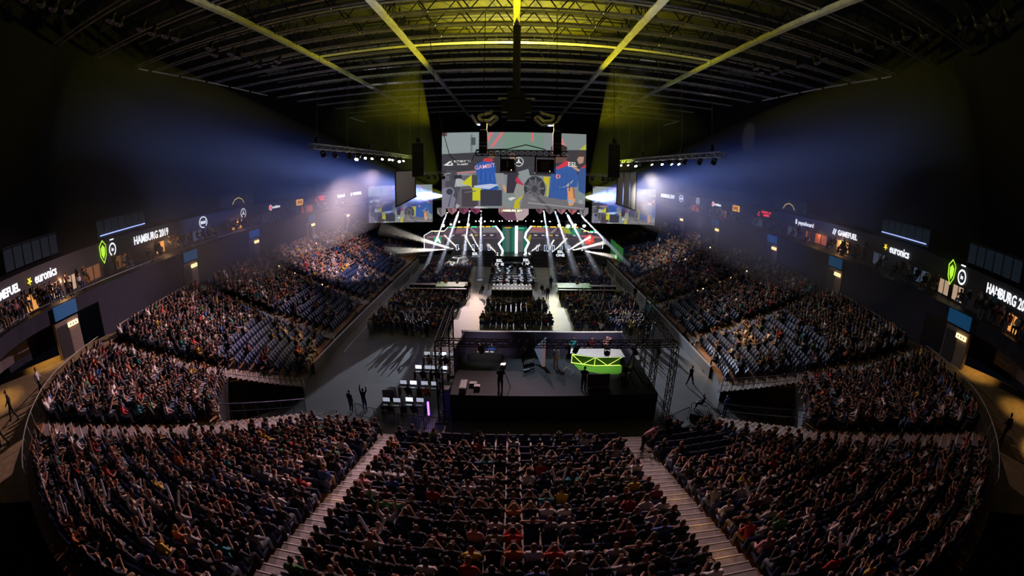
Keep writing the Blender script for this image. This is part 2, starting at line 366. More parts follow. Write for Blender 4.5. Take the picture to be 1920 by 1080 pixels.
# ------------------------------------------------------------------ box trusses and moving lights
def box_truss(name, A, B, w, r, label, m=TRUSSM, step=None, catg='truss', diag=.6):
    A, B = V(A), V(B); d = (B - A); L = d.length; d.normalize()
    upv = V((0, 0, 1)) if abs(d.z) < .9 else V((0, 1, 0)); s = d.cross(upv).normalized(); u = s.cross(d).normalized(); step = step or w
    c = MB(); lt = MB(); cs = [(s * a + u * b) * w / 2 for a, b in ((-1, -1), (1, -1), (1, 1), (-1, 1))]
    for o in cs: c.tube(A + o, B + o, r, 5)
    n = max(1, round(L / step))
    for k in range(n):
        for i in range(4):
            p, q = A + d * (L * k / n) + cs[i], A + d * (L * (k + 1) / n) + cs[(i + 1) % 4]
            if k % 2: p, q = A + d * (L * k / n) + cs[(i + 1) % 4], A + d * (L * (k + 1) / n) + cs[i]
            lt.tube(p, q, r * diag, 4, cap=False); lt.tube(A + d * (L * k / n) + cs[i], A + d * (L * k / n) + cs[(i + 1) % 4], r * diag, 4, cap=False)
    o = c.obj(name, m); lt.obj('lattice', m, o); return tag(o, label, catg)
tl = box_truss('lighting_truss', (-15.5, 32.5, 18.5), (-15.5, 72, 18.4), .4, .035, 'long lighting truss with lamps hanging beside the pink-lit stand', step=.8)
tr = box_truss('lighting_truss', (15.5, 31.4, 18.15), (15.5, 72, 18.0), .4, .035, 'long lighting truss with lamps hanging beside the darker stand', step=.8)
CHAIN = mat('hoist_chain', (.25, .25, .22), .5, .5)
def cable(x, y, za, zb, label):
    mb = MB(); mb.tube((x, y, za), (x, y, zb), .022, 4); o = mb.obj('hoist_chain', CHAIN); mb = MB(); mb.box((x, y, za + .35), (.25, .25, .5)); mb.obj('hoist_motor', BLACK, o); tag(o, label, 'hoist chain', 'chains holding the lighting trusses')
ords = ['first', 'second', 'third', 'fourth', 'fifth', 'sixth', 'seventh', 'eighth', 'ninth', 'tenth', 'eleventh', 'twelfth']
for sgn, zz, nm in ((-1, 18.7, 'pink-lit'), (1, 18.4, 'darker')):
    for k, y in enumerate((33.6, 40.5, 47.5, 54, 60.5, 67)): cable(sgn * 15.5, y, zz, 29.6, f'hoist chain holding the lighting truss by the {nm} stand, {ords[k]} from the camera')
def moving_head(emitm, nm='moving_light'):
    o = empty(nm); mb = MB(); mb.box((0, 0, -.06), (.32, .3, .12)); mb.obj('base', HOUS, o)
    mb = MB(); mb.prism([(-.22, -.1), (.22, -.1), (.22, -.5), (.17, -.5), (.17, -.15), (-.17, -.15), (-.17, -.5), (-.22, -.5)], -.06, .06); mb.obj('yoke', HOUS, o)
    mb = MB(); mb.lathe((0, 0, -.42), [(.10, .22), (.16, .14), (.17, -.08), (.15, -.16)], 12); h = mb.obj('lamp_head', HOUS, o)
    mb = MB(); mb.lathe((0, 0, -.6), [(.14, 0), (.14, .02)], 12); mb.obj('lens', emitm, h)
    return o
LON = mat('lit_lamp_lens', (1, 1, 1), emit=(1, .93, .95), estr=40); LWARM = mat('lit_pink_lens', (1, .8, .75), emit=(1, .72, .62), estr=60); LGR = mat('lit_cyan_lens', (.8, 1, 1), emit=(.75, 1, 1), estr=60)
LL = [(34.7, 0), (37.3, 0), (41, 0), (44, 2), (46.2, 1), (49.2, 1), (52.8, 3), (55.5, 1), (57.7, 1), (60.8, 4), (64, 1)]
LR = [(32.9, 0), (35.8, 0), (39.4, 0), (42, 1), (44.3, 1), (47, 1), (51, 3), (54.5, 0), (58.4, 4), (62.5, 1), (66, 1)]
protos = {}
for sgn, lst, zz, nm in ((-1, LL, 18.2, 'pink-lit'), (1, LR, 17.9, 'darker')):
    for k, (y, e) in enumerate(lst):
        mm = {0: GLASS, 1: LON, 2: LWARM, 3: LON, 4: LGR}[e]
        if e not in protos: protos[e] = moving_head(mm); o = protos[e]
        else: o = copy_tree(protos[e])
        o.location = (sgn * 15.5, y, zz); o.rotation_euler = (math.radians(-38 if e else 8), math.radians(sgn * (-15 if e else 20)), math.radians(k * 20 % 50)); 
        if e in (2, 4): o.scale = (1.35,) * 3
        tag(o, f'{"lit" if e else "unlit"} stage lamp under the truss by the {nm} stand, {ords[k]} from the camera', 'stage lamp', 'lamps on the side trusses')
# ------------------------------------------------------------------ loudspeakers
def array(loc, n, w, hgt, rz, label, lean=.02):
    o = empty('loudspeaker_array', loc, rz, label, 'loudspeaker')
    for k in range(n):
        mb = MB(); y = -.004 * k * k * hgt; mb.box((0, y, -hgt * (k + .5)), (w, .8, hgt * .95), tilt=lean * k); mb.obj('speaker_cabinet', BLACK, o)
    mb = MB(); mb.box((0, 0, .06), (w * .9, .7, .1)); mb.box((0, .1, .45), (.5, .4, .55)); mb.tube((0, 0, .1), (0, 0, 10), .03); mb.obj('rigging_frame', DARKM, o)
array((-11.0, 52, 19.35), 9, 1.35, .42, .12, 'tall black loudspeaker array hanging beside the big screen, yellow haze behind, pink-lit side')
array((11.45, 52, 19.5), 9, 1.35, .42, -.12, 'tall black loudspeaker array hanging beside the big screen, darker stand side')
array((-2.35, 35, 19.1), 6, .62, .28, 0, 'small black speaker column above the centre truss, over the first projector')
array((3.25, 35, 19.1), 6, .62, .28, 0, 'small black speaker column above the centre truss, over the larger projector')
ct = box_truss('centre_truss', (-2.9, 35, 17.45), (4.05, 35, 17.45), .42, .035, 'short black truss carrying two projectors before the big screen', DARKM, .45)
def projector(x, w, h, label, bars):
    o = empty('projector', (x, 35, 17.1), 0, label, 'projector'); mb = MB(); mb.box((0, 0, -h / 2 - .12), (w, 1.2, h)); b = mb.obj('body', BLACK, o)
    mb = MB()
    for sx in (-1, 1):
        for sy in (-1, 1): mb.tube((sx * (w / 2 + .06), sy * .62, .15), (sx * (w / 2 + .06), sy * .62, -h - .2), .03)
        mb.tube((sx * (w / 2 + .06), -.62, -h - .18), (sx * (w / 2 + .06), .62, -h - .18), .03)
    mb.tube((-w / 2 - .06, -.62, -h - .18), (w / 2 + .06, -.62, -h - .18), .03); mb.tube((-w / 2 - .06, -.62, .05), (w / 2 + .06, -.62, .05), .03); mb.obj('frame', DARKM, o)
    mb = MB()
    if bars:
        for k in range(6): mb.box((0, -.61, -.35 - k * .1), (w * .5, .02, .03))
    else: mb.box((-.05, -.61, -.5), (.12, .02, .5))
    mb.obj('vent_grille', STEEL, o); mb = MB(); mb.box((w * .25, -.61, -h - .02), (.05, .02, .05)); mb.obj('status_light', mat('amber_led', (1, .7, .3), emit=(1, .65, .2), estr=8), o)
projector(-.45, 1.0, .95, 'smaller black projector in a frame under the centre truss', False)
projector(2.35, 1.35, 1.0, 'larger black projector with slatted vent under the centre truss', True)
def hcable(pts, r, label):
    mb = MB(); P = []
    for k in range(len(pts) - 1):
        for j in range(6): a, b = V(pts[k]), V(pts[k + 1]); f = j / 6; P.append(a.lerp(b, f))
    P.append(V(pts[-1])); mb.path(P, r, 5); tag(mb.obj('cable', BLACK), label, 'cable')
hcable([(-7.8, 40, 30), (-6.9, 38, 25), (-5.9, 36.5, 20), (-5.0, 35.5, 17.3), (-4.1, 35.2, 16.6), (-3.2, 35, 16.9), (-2.9, 35, 17.6)], .03, 'black cable drooping from the roof to the centre truss')
hcable([(-2.9, 35, 17.7), (-.5, 35, 17.75), (.9, 35, 18.1), (2.4, 35, 17.75)], .04, 'black cable bundle lying over the centre truss')
# rigging cage above the screen
mb = MB(); cg = [(-3.5, 40, 21.2), (-3.9, 40, 20.7), (-2.6, 40, 20.05), (-1.5, 40, 20.6), (-1.9, 40, 20.95)]
o = empty('rigging_frame', (0, 0, 0), 0, 'yellow-lit angular rigging frame under the roof before the big screen', 'rigging frame')
CAGE = mat('grey_rigging_steel', (.5, .5, .48), .5, .3)
for s in (-1, 1):
    m2 = MB(); P = [((x + .0) * s + .15, z) for x, z in ((-3.9, 21.1), (-3.4, 20.25), (-2.2, 20.2), (-1.6, 20.75), (-1.9, 21.0), (-2.4, 20.55), (-3.1, 20.6), (-3.3, 21.0), (-2.2, 21.25), (-2.1, 21.5))]
    for a, b in zip(P, P[1:]): m2.tube((a[0], 40, a[1]), (b[0], 40, b[1]), .13, 4)
    m2.obj('side_panel', CAGE, o)
mb = MB(); mb.box((.15, 40, 21.3), (2.6, .3, .12)); mb.box((.15, 40, 22.6), (3.2, .4, .1)); mb.obj('cross_bar', CAGE, o)
mb = MB(); mb.box((.15, 40.2, 21.9), (1.6, .8, 2.6)); mb.box((-.9, 40.2, 21.7), (.5, .5, 1.6)); mb.box((1.2, 40.2, 21.7), (.5, .5, 1.6)); mb.tube((.15, 40, 23), (.15, 40, 29.6), .35, 6); mb.obj('hoist_block', BLACK, o)
# ------------------------------------------------------------------ video screens
def screen_picture():
    mb = MB(); L = [0]
    def poly(col, *p): mb.col = col; L[0] += 1; y = -.002 * L[0]; mb.quad(*[(a, y, b) for a, b in p])
    def rect(col, a, b, c, d): poly(col, (a, b), (c, b), (c, d), (a, d))
    def blob(col, cx, cy, rx, ry, n=14): poly(col, *[(cx + rx * math.cos(2 * PI * k / n), cy + ry * math.sin(2 * PI * k / n)) for k in range(n)])
    G = (.16, .19, .19); D = (.035, .034, .042)
    rect(G, 0, .0, 1, 1); rect((.20, .235, .24), 0, .72, .32, 1); rect((.13, .2, .165), .42, .75, .7, 1)
    poly((.55, .12, .13), (.30, .86), (.32, .86), (.355, 1), (.335, 1)); poly((.55, .12, .13), (.335, .80), (.355, .80), (.43, 1), (.41, 1)); poly((.5, .12, .13), (.62, .88), (.635, .88), (.632, 1), (.618, 1)); poly((.5, .16, .15), (.80, .98), (.82, .98), (.87, .78), (.85, .78))
    poly((.35, .36, .05), (.95, .79), (1, .79), (1, .87), (.985, .85)); rect((.08, .04, .05), 0, .955, .035, 1)
    poly(D, (0, .46), (1, .42), (1, .79), (.0, .715))
    poly((.30, .15, .17), (0, .44), (.26, .46), (.26, .50), (0, .46)); rect((.10, .09, .11), 0, 0, .26, .43)
    poly((.05, .05, .06), (.02, .1), (.1, .05), (.13, .3), (.1, .5), (.03, .5)); poly((.02, .02, .03), (.09, .38), (.14, .38), (.14, .44), (.08, .43))
    poly((.32, .34, .34), (.09, .28), (.21, .30), (.13, .39), (.1, .39)); rect((.05, .04, .05), .14, .02, .25, .25)
    poly((.42, .42, .02), (.14, .33), (.215, .445), (.215, .1), (.27, .1), (.28, .28), (.2, .29), (.19, .33)); rect((.05, .05, .06), .21, .27, .25, .44)
    # centre figures
    poly((.02, .075, .30), (.235, .5), (.24, .58), (.29, .62), (.35, .62), (.375, .55), (.38, .3), (.40, .26), (.37, .22), (.29, .24), (.25, .28), (.265, .36))
    poly((.42, .03, .04), (.285, .62), (.295, .655), (.35, .655), (.36, .62), (.33, .605)); blob((.10, .06, .045), .345, .70, .03, .055)
    poly((.38, .42, .55), (.225, .27), (.33, .25), (.40, .31), (.34, .32), (.225, .295)); rect((.03, .03, .045), .27, .03, .42, .24)
    poly((.42, .24, .16), (.39, .45), (.41, .44), (.455, .24), (.445, .19), (.43, .25)); poly((.2, .2, .22), (.37, .46), (.43, .46), (.44, .3), (.38, .33))
    poly((.03, .025, .04), (.46, .6), (.52, .58), (.53, .4), (.515, .2), (.45, .2)); blob((.22, .13, .1), .49, .68, .022, .04); poly((.38, .03, .06), (.52, .42), (.57, .31), (.555, .28), (.51, .36))
    poly((.22, .22, .20), (.52, .33), (.57, .3), (.60, .18), (.53, .1), (.5, .2)); poly((.20, .22, .22), (.53, .48), (.6, .52), (.62, .35), (.56, .33))
    blob((.03, .032, .04), .645, .26, .075, .17); blob((.07, .07, .08), .64, .27, .05, .11); poly((.42, .36, .02), (.705, .42), (.745, .42), (.74, .12), (.725, .12), (.73, .3), (.71, .36))
    poly((.40, .34, .02), (.50, .0), (.545, .0), (.54, .08), (.57, .18), (.51, .1)); poly((.13, .12, .13), (.545, 0), (.57, .19), (.62, .2), (1, .07), (1, 0)); poly((.07, .07, .08), (.62, .2), (.66, .18), (.77, 0), (.74, 0)); poly((.18, .17, .18), (.60, .15), (.64, .14), (.66, .1), (.62, .11))
    # right figures
    blob((.045, .035, .04), .81, .74, .06, .09); poly((.10, .055, .045), (.765, .6), (.86, .62), (.87, .70), (.77, .70))
    poly((.03, .08, .26), (.76, .5), (.79, .56), (.87, .60), (.93, .52), (.95, .42), (.94, .3), (.88, .28), (.87, .12), (.74, .15), (.75, .3))
    poly((.50, .03, .05), (.79, .54), (.86, .64), (.885, .63), (.885, .585), (.80, .52)); blob((.5, .25, .28), .806, .43, .016, .032); blob((.5, .03, .05), .806, .43, .009, .02)
    poly((.55, .24, .09), (.87, .28), (.915, .3), (.93, .12), (.91, .05), (.885, .05)); poly((.28, .29, .31), (.8, .28), (.88, .30), (.92, .4), (.85, .3)); 
    blob((.05, .035, .035), .965, .70, .035, .075); poly((.34, .2, .16), (.935, .66), (.95, .70), (.985, .70), (.98, .62), (.95, .60)); poly((.03, .07, .2), (.955, .55), (1, .58), (1, .2), (.95, .25), (.945, .45)); poly((.4, .03, .04), (.965, .56), (1, .6), (1, .565), (.975, .54)); poly((.36, .22, .15), (.89, .57), (.90, .6), (.96, .52), (.945, .5))
    rect((.30, .29, .33), .88, .08, .915, .13); rect((.26, .25, .3), .955, .08, .98, .13); poly((.42, .40, .42), (.24, .03), (.33, .0), (.22, 0)); poly((.3, .3, .3), (.1, .06), (.13, .04), (.11, 0), (.1, 0)); poly((.5, .5, .48), (.46, .13), (.49, .15), (.52, .14), (.48, .1)); poly((.16, .15, .2), (0, .0), (.08, 0), (.1, .12), (.03, .28), (0, .25))
    for k in range(7): rect((.02, .06, .24) if k % 2 else (.035, .10, .35), .255 + .016 * k, .33 + .004 * k, .262 + .016 * k, .50 - .01 * k)
    for k in range(6): poly((.025, .065, .22), (.77 + .028 * k, .24), (.778 + .028 * k, .24), (.79 + .026 * k, .50 - .01 * k), (.785 + .026 * k, .50 - .01 * k))
    for k in range(9): a = 2 * PI * k / 9; poly((.14, .14, .16), (.645, .26), (.645 + .065 * math.cos(a), .26 + .15 * math.sin(a)), (.645 + .065 * math.cos(a + .12), .26 + .15 * math.sin(a + .12)))
    blob((.04, .04, .05), .645, .26, .02, .045); rect((.10, .10, .12), .03, .36, .055, .43); blob((.16, .17, .2), .055, .22, .035, .06); blob((.03, .03, .05), .055, .22, .024, .042); poly((.2, .21, .24), (.02, .46), (.06, .47), (.065, .455), (.025, .445)); poly((.06, .06, .1), (.04, .02), (.05, .02), (.075, .2), (.068, .2)); poly((.07, .07, .09), (.1, .3), (.105, .3), (.13, .05), (.124, .05))
    blob((.03, .02, .02), .81, .80, .058, .05); blob((.09, .05, .04), .865, .70, .012, .025); blob((.13, .075, .055), .35, .69, .02, .035); poly((.03, .02, .015), (.31, .72), (.33, .75), (.37, .74), (.375, .71), (.34, .70)); poly((.2, .12, .1), (.905, .30), (.92, .3), (.93, .15), (.918, .14))
    for k in range(5): rect((.06, .06, .07), .60 + .02 * k, .53, .612 + .02 * k, .545)
    rect((.22, .24, .23), .0, .78, .2, .80); rect((.12, .15, .15), .2, .74, .215, .97); rect((.05, .06, .065), .205, .83, .235, .93); poly((.1, .1, .12), (.16, .20), (.24, .22), (.24, .235), (.16, .215)); poly((.28, .12, .13), (.44, .03), (.46, .03), (.43, .005), (.41, .005)); poly((.25, .25, .27), (.60, .07), (.99, .01), (.99, .02), (.60, .085))
    # drawn emblems: eye-shaped mark, three-pointed star ring
    W = (.62, .62, .62)
    poly(W, (.01, .57), (.025, .58), (.05, .615), (.075, .625), (.06, .6), (.04, .575), (.07, .575), (.065, .6), (.075, .6), (.08, .565), (.045, .56), (.03, .565))
    n = 24
    for k in range(n):
        a, b = 2 * PI * k / n, 2 * PI * (k + 1) / n; X, Y, R, r = .533, .61, .033, .029
        poly(W, (X + R * math.cos(a), Y + 1.82 * R * math.sin(a)), (X + R * math.cos(b), Y + 1.82 * R * math.sin(b)), (X + r * math.cos(b), Y + 1.82 * r * math.sin(b)), (X + r * math.cos(a), Y + 1.82 * r * math.sin(a)))
    for a in (PI / 2, PI / 2 + 2.094, PI / 2 + 4.189):
        poly(W, (.533 + .031 * math.cos(a), .61 + .056 * math.sin(a)), (.533 + .006 * math.cos(a + 1.3), .61 + .011 * math.sin(a + 1.3)), (.533 + .006 * math.cos(a - 1.3), .61 + .011 * math.sin(a - 1.3)))
    return mb.mesh('picture', attr_mat('led_picture', .4, 1.25, True), colors=True)
PIC = screen_picture()
LETS = mat('screen_letter', (.5, .5, .5), emit=(.8, .8, .8), estr=.85); LETR = mat('screen_letter_pink', (.5, .5, .5), emit=(.9, .45, .5), estr=.8)
def screen(nm, x0, x1, zb, zt, y, rz, label, cx=0):
    w, h = x1 - x0, zt - zb; o = empty(nm, (x0, y, zb), rz, label, 'video screen')
    mb = MB(); mb.box((w / 2, .22, h / 2), (w + .06, .3, h + .06)); mb.obj('cabinet', BLACK, o)
    p = bpy.data.objects.new('picture', PIC); COL.objects.link(p); p.parent = o; p.scale = (w, 1, h)
    R = (PI / 2, 0, 0)
    text('lettering', 'REPUBLIC OF\nGAMERS', LETS, h * .038, (w * .145, -.17, h * .598), R, o, bold=.004 * h / 11)
    t = text('lettering', 'GAMBIT', LETR, h * .075, (w * .30, -.17, h * .545), (PI / 2, -.14, 0), o, bold=.006 * h / 11)
    text('lettering', 'ESL', LETS, h * .085, (w * .905, -.155, h * .59), R, o, bold=.01 * h / 11)
    return o
screen('main_screen', -10.45, 10.4, 10.65, 21.8, 66, 0, 'huge centre video screen showing players in blue jerseys beside a race car')
screen('side_screen', -23.15, -12.65, 8.2, 14.1, 70.2, 0, 'smaller video screen on the pink-lit side, behind a hanging frame')
screen('side_screen', 12.25, 22.6, 8.3, 14.05, 70.2, 0, 'smaller video screen on the darker side, behind a hanging frame')
# hanging banner frames
def banner(x0, x1, y, zt, zb0, zb1, label, n):
    o = empty('banner_frame', (0, y, 0), 0, label, 'hanging banner frame'); mb = MB(); w = (x1 - x0) / n
    for k in range(n):
        xa, xb = x0 + w * k + .06, x0 + w * (k + 1) - .06; za, zb = lerp(zb0, zb1, k / n), lerp(zb0, zb1, (k + 1) / n)
        mb.quad((xa, 0, za), (xb, 0, zb), (xb, 0, zt), (xa, 0, zt)); mb.quad((xa, .05, za), (xb, .05, zb), (xb, .05, zt), (xa, .05, zt))
    mb.obj('cloth', mat('grey_gauze', (.45, .46, .48), .8, noise=.1), o); mb = MB()
    mb.path([(x0, 0, zt), (x0, 0, zb0), (x1, 0, zb1), (x1, 0, zt), (x0, 0, zt)], .09, 6); mb.path([(x0, .7, zb0), (x1, .7, zb1)], .09, 6); mb.tube((x0, 0, zb0), (x0, .7, zb0), .09); mb.tube((x1, 0, zb1), (x1, .7, zb1), .09); mb.obj('frame', DARKM, o)
    [MB().tube((x, 0, zt), (x, 0, 18.3), .03).obj('suspension_wire', DARKM, o) for x in (x0 + .3, x1 - .3)]
banner(-15.35, -12.65, 58, 16.3, 11.6, 12.9, 'grey hanging frame with one cloth panel, before the side screen on the pink-lit side', 1)
banner(13.3, 15.9, 58, 16.45, 12.25, 11.5, 'grey hanging frame with three cloth strips, before the side screen on the darker side', 3)
for i, (xa, xb, z, nm) in enumerate(((-12.2, -9.0, 15.9, 'pink-lit'), (9.6, 14.4, 15.9, 'darker'))):
    box_truss('lighting_truss', (xa, 60, z), (xb, 60, z), .3, .03, f'short low truss just beside the big screen, {nm} side', step=.5)
for i, (x, z) in enumerate(((-11.5, 15.7), (-10.6, 15.7), (-9.5, 15.7), (11.7, 15.7), (12.45, 15.7), (10.2, 15.7))):
    o = copy_tree(protos[0]); o.location = (x, 60, z); o.scale = (1.2,) * 3; tag(o, f'dark moving lamp under the short low truss, {ords[i % 3]} of three on the {"pink-lit" if x < 0 else "darker"} side', 'stage lamp', 'lamps on the short trusses')
# ------------------------------------------------------------------ seats
SEATB = mat('navy_seat_fabric', (.018, .035, .115), .7, noise=.3, nscale=6); SEATS = mat('navy_seat_shell', (.012, .02, .06), .4)
def build_seat(up):
    o = empty('stadium_seat'); mb = MB()
    mb.box((0, -.24, .68), (.50, .06, .56), tilt=.16); mb.obj('backrest', SEATB, o)
    mb = MB()
    if up: mb.box((0, -.13, .58), (.44, .10, .38), tilt=.25)
    else: mb.box((0, .02, .43), (.44, .42, .09))
    mb.obj('seat_cushion', SEATB, o)
    mb = MB(); mb.box((0, -.18, .2), (.10, .14, .40)); mb.obj('pedestal', SEATS, o)
    return o
# ------------------------------------------------------------------ people: one skinned body per pose, clothes as shells over it
def bodytree(pose):
    P = {}; E = []
    sit = pose.get('sit', True)
    lean = pose.get('lean', 0.)
    def T(x, y, z):
        k = z - .5; return (x, y + lean * k, z - abs(lean) * .12 * k)
    if sit: hipz = .50
    else: hipz = .95
    dz = hipz - .50
    def A(n, co, r, par=None, r2=None):
        P[n] = (co, r, r2 or r)
        if par: E.append((par, n))
    def U(x, y, z): a = T(x, y, z); return (a[0], a[1], a[2] + dz)
    A('pelvis', U(0, 0, .53), .165, None, .125); A('belly', U(0, -.02, .68), .15, 'pelvis', .115); A('chest', U(0, -.03, .87), .165, 'belly', .12)
    A('neckb', U(0, -.015, 1.0), .075, 'chest'); A('neck', U(0, .005, 1.065), .055, 'neckb')
    hx, hy = pose.get('head', (0, 0))
    A('head1', U(hx * .4, .02 + hy * .5, 1.13), .078, 'neck', .088); A('head2', U(hx, .02 + hy, 1.21), .08, 'head1', .095); A('head3', U(hx, .01 + hy, 1.285), .045, 'head2')
    arms = pose['arms']
    for s, nm in ((-1, 'l'), (1, 'r')):
        (ex, ey, ez), (wx, wy, wz) = arms[0 if s < 0 else 1]
        A('sh' + nm, U(s * .175, -.03, .95), .068, 'chest'); A('el' + nm, U(s * ex, ey, ez), .048, 'sh' + nm); A('wr' + nm, U(s * wx, wy, wz), .032, 'el' + nm)
        e, w = V(U(s * ex, ey, ez)), V(U(s * wx, wy, wz)); d = (w - e).normalized(); A('ha' + nm, tuple(w + d * .07), .04, 'wr' + nm, .026)
        if sit:
            sp = pose.get('spread', .12)
            A('hp' + nm, (s * .10, .08, .50), .09, 'pelvis'); A('kn' + nm, (s * (sp + .03), .42, .53), .066, 'hp' + nm); A('an' + nm, (s * (sp + .02), .41 + pose.get('foot', .03), .10), .046, 'kn' + nm); A('to' + nm, (s * (sp + .05), .54 + pose.get('foot', .03), .045), .042, 'an' + nm, .05)
        else:
            st = pose.get('stride', 0) * s
            A('hp' + nm, (s * .10, 0, .88), .10, 'pelvis'); A('kn' + nm, (s * .11, st * .5 + .03, .48), .068, 'hp' + nm); A('an' + nm, (s * .11, st - .02, .09), .048, 'kn' + nm); A('to' + nm, (s * .13, st + .13, .045), .042, 'an' + nm, .05)
    return P, E
BONE = {'head2': 'head', 'head3': 'head', 'head1': 'head', 'neck': 'skin', 'neckb': 'shirt', 'chest': 'shirt', 'belly': 'shirt', 'pelvis': 'trousers', 'sh': 'shirt', 'el': 'sleeve', 'wr': 'fore', 'ha': 'hand', 'hp': 'trousers', 'kn': 'trousers', 'an': 'trousers', 'to': 'shoe'}
def skinned(P, E, sub):
    names = list(P); me = bpy.data.meshes.new('skel'); me.from_pydata([P[n][0] for n in names], [(names.index(a), names.index(b)) for a, b in E], [])
    ob = bpy.data.objects.new('skel', me); COL.objects.link(ob); md = ob.modifiers.new('s', 'SKIN'); md.use_smooth_shade = True
    bm = bmesh.new(); bm.from_mesh(me); L = bm.verts.layers.skin.verify(); bm.verts.ensure_lookup_table()
    for i, n in enumerate(names): bm.verts[i][L].radius = (P[n][1], P[n][2]); bm.verts[i][L].use_root = (n == 'pelvis')
    bm.to_mesh(me); bm.free()
    if sub: s = ob.modifiers.new('u', 'SUBSURF'); s.levels = s.render_levels = sub
    dg = bpy.context.evaluated_depsgraph_get(); dg.update(); ev = ob.evaluated_get(dg); m = ev.to_mesh()
    vs = [tuple(v.co) for v in m.vertices]; fs = [tuple(p.vertices) for p in m.polygons]; ev.to_mesh_clear(); bpy.data.objects.remove(ob); bpy.data.meshes.remove(me)
    tags = []
    for f in fs:
        c = sum((V(vs[i]) for i in f), V()) / len(f); best = None
        for a, b in E:
            A_, B_ = V(P[a][0]), V(P[b][0]); ab = B_ - A_; t = max(0, min(1, (c - A_).dot(ab) / ab.length_squared)); d = (c - A_ - ab * t).length - lerp(P[a][1], P[b][1], t) * .9
            if best is None or d < best[0]: best = (d, a, b, t)
        _, a, b, t = best; k = b if b in BONE else b[:2]; g = BONE[k]
        if k == 'neck' and t < .3: g = 'shirt'
        if k == 'hp' : g = 'trousers'
        if k == 'belly' and t < .1: g = 'trousers'
        if k == 'el' and t < .55: g = 'shirt'
        if g == 'head': g = 'hair' if (c.z > P['head2'][0][2] + .035 or (c.y < P['head2'][0][1] - .01 and c.z > P['head1'][0][2] - .02)) else 'skin'
        tags.append(g)
    return vs, fs, tags
SIT = {
 'lap': dict(arms=[((.25, .05, .72), (.14, .30, .62)), ((.25, .05, .72), (.14, .30, .62))]),
 'clap': dict(arms=[((.27, .12, .78), (.05, .33, .95)), ((.27, .12, .78), (.05, .33, .95))], lean=.05),
 'fold': dict(arms=[((.27, .05, .76), (.0, .20, .80)), ((.27, .05, .76), (-.02, .22, .76))], lean=-.12),
 'phone': dict(arms=[((.26, .16, .80), (.08, .36, 1.0)), ((.26, .16, .80), (.08, .36, 1.0))], head=(0, .03)),
 'behind': dict(arms=[((.36, -.02, 1.12), (.12, -.06, 1.19)), ((.36, -.02, 1.12), (.12, -.06, 1.19))], lean=-.14),
 'chin': dict(arms=[((.16, .3, .66), (.05, .20, 1.02)), ((.24, .1, .7), (.1, .32, .6))], lean=.22, head=(0, .04)),
 'forward': dict(arms=[((.2, .3, .64), (.08, .5, .66)), ((.2, .3, .64), (.08, .5, .66))], lean=.42, spread=.2, head=(0, .05)),
 'raised': dict(arms=[((.28, .05, 1.15), (.24, .08, 1.40)), ((.25, .05, .72), (.14, .30, .62))]),
 'cheer': dict(arms=[((.30, .04, 1.18), (.26, .08, 1.45)), ((.30, .04, 1.18), (.26, .08, 1.45))]),
 'turned': dict(arms=[((.26, .0, .72), (.2, .28, .62)), ((.3, .05, .78), (.2, .25, .9))], head=(.035, 0), spread=.16, foot=.1),
}
STD = {
 'stand': dict(sit=False, arms=[((.22, -.02, .70), (.22, .06, .47)), ((.22, -.02, .70), (.22, .06, .47))]),
 'walk': dict(sit=False, stride=.3, arms=[((.22, .1, .72), (.2, .28, .56)), ((.22, -.15, .70), (.2, -.1, .46))]),
 'hips': dict(sit=False, arms=[((.38, -.04, .76), (.2, .04, .60)), ((.38, -.04, .76), (.2, .04, .60))]),
 'work': dict(sit=False, lean=.25, arms=[((.24, .18, .74), (.16, .42, .78)), ((.24, .18, .74), (.16, .42, .78))]),
 'scratch': dict(sit=False, arms=[((.34, .0, 1.1), (.12, .02, 1.2)), ((.34, -.02, .8), (.2, .05, .64))]),
 'cheer2': dict(sit=False, arms=[((.30, .04, 1.18), (.26, .08, 1.45)), ((.30, .04, 1.18), (.26, .08, 1.45))]),
 'bend': dict(sit=False, lean=.9, arms=[((.22, .42, .70), (.2, .5, .45)), ((.22, .42, .70), (.2, .5, .45))]),
}
LOW = {k: skinned(*bodytree(v), 0) for k, v in {**SIT, **STD}.items()}
def shell(vs, fs, sel, off, name):
    nrm = {}
    for f in fs:
        a, b, c = V(vs[f[0]]), V(vs[f[1]]), V(vs[f[2]]); n = (b - a).cross(c - a)
        if n.length: n.normalize()
        for i in f: nrm[i] = nrm.get(i, V()) + n
    idx = {}; ov = []; of = []
    for f in sel:
        g = []
        for i in f:
            if i not in idx: idx[i] = len(ov); n = nrm[i].normalized(); ov.append(tuple(V(vs[i]) + n * off))
            g.append(idx[i])
        of.append(tuple(g))
    me = bpy.data.meshes.new(name); me.from_pydata(ov, [], of); me.polygons.foreach_set('use_smooth', [True] * len(of)); return me
PLACE = mat('cloth_default', (.2, .2, .2))
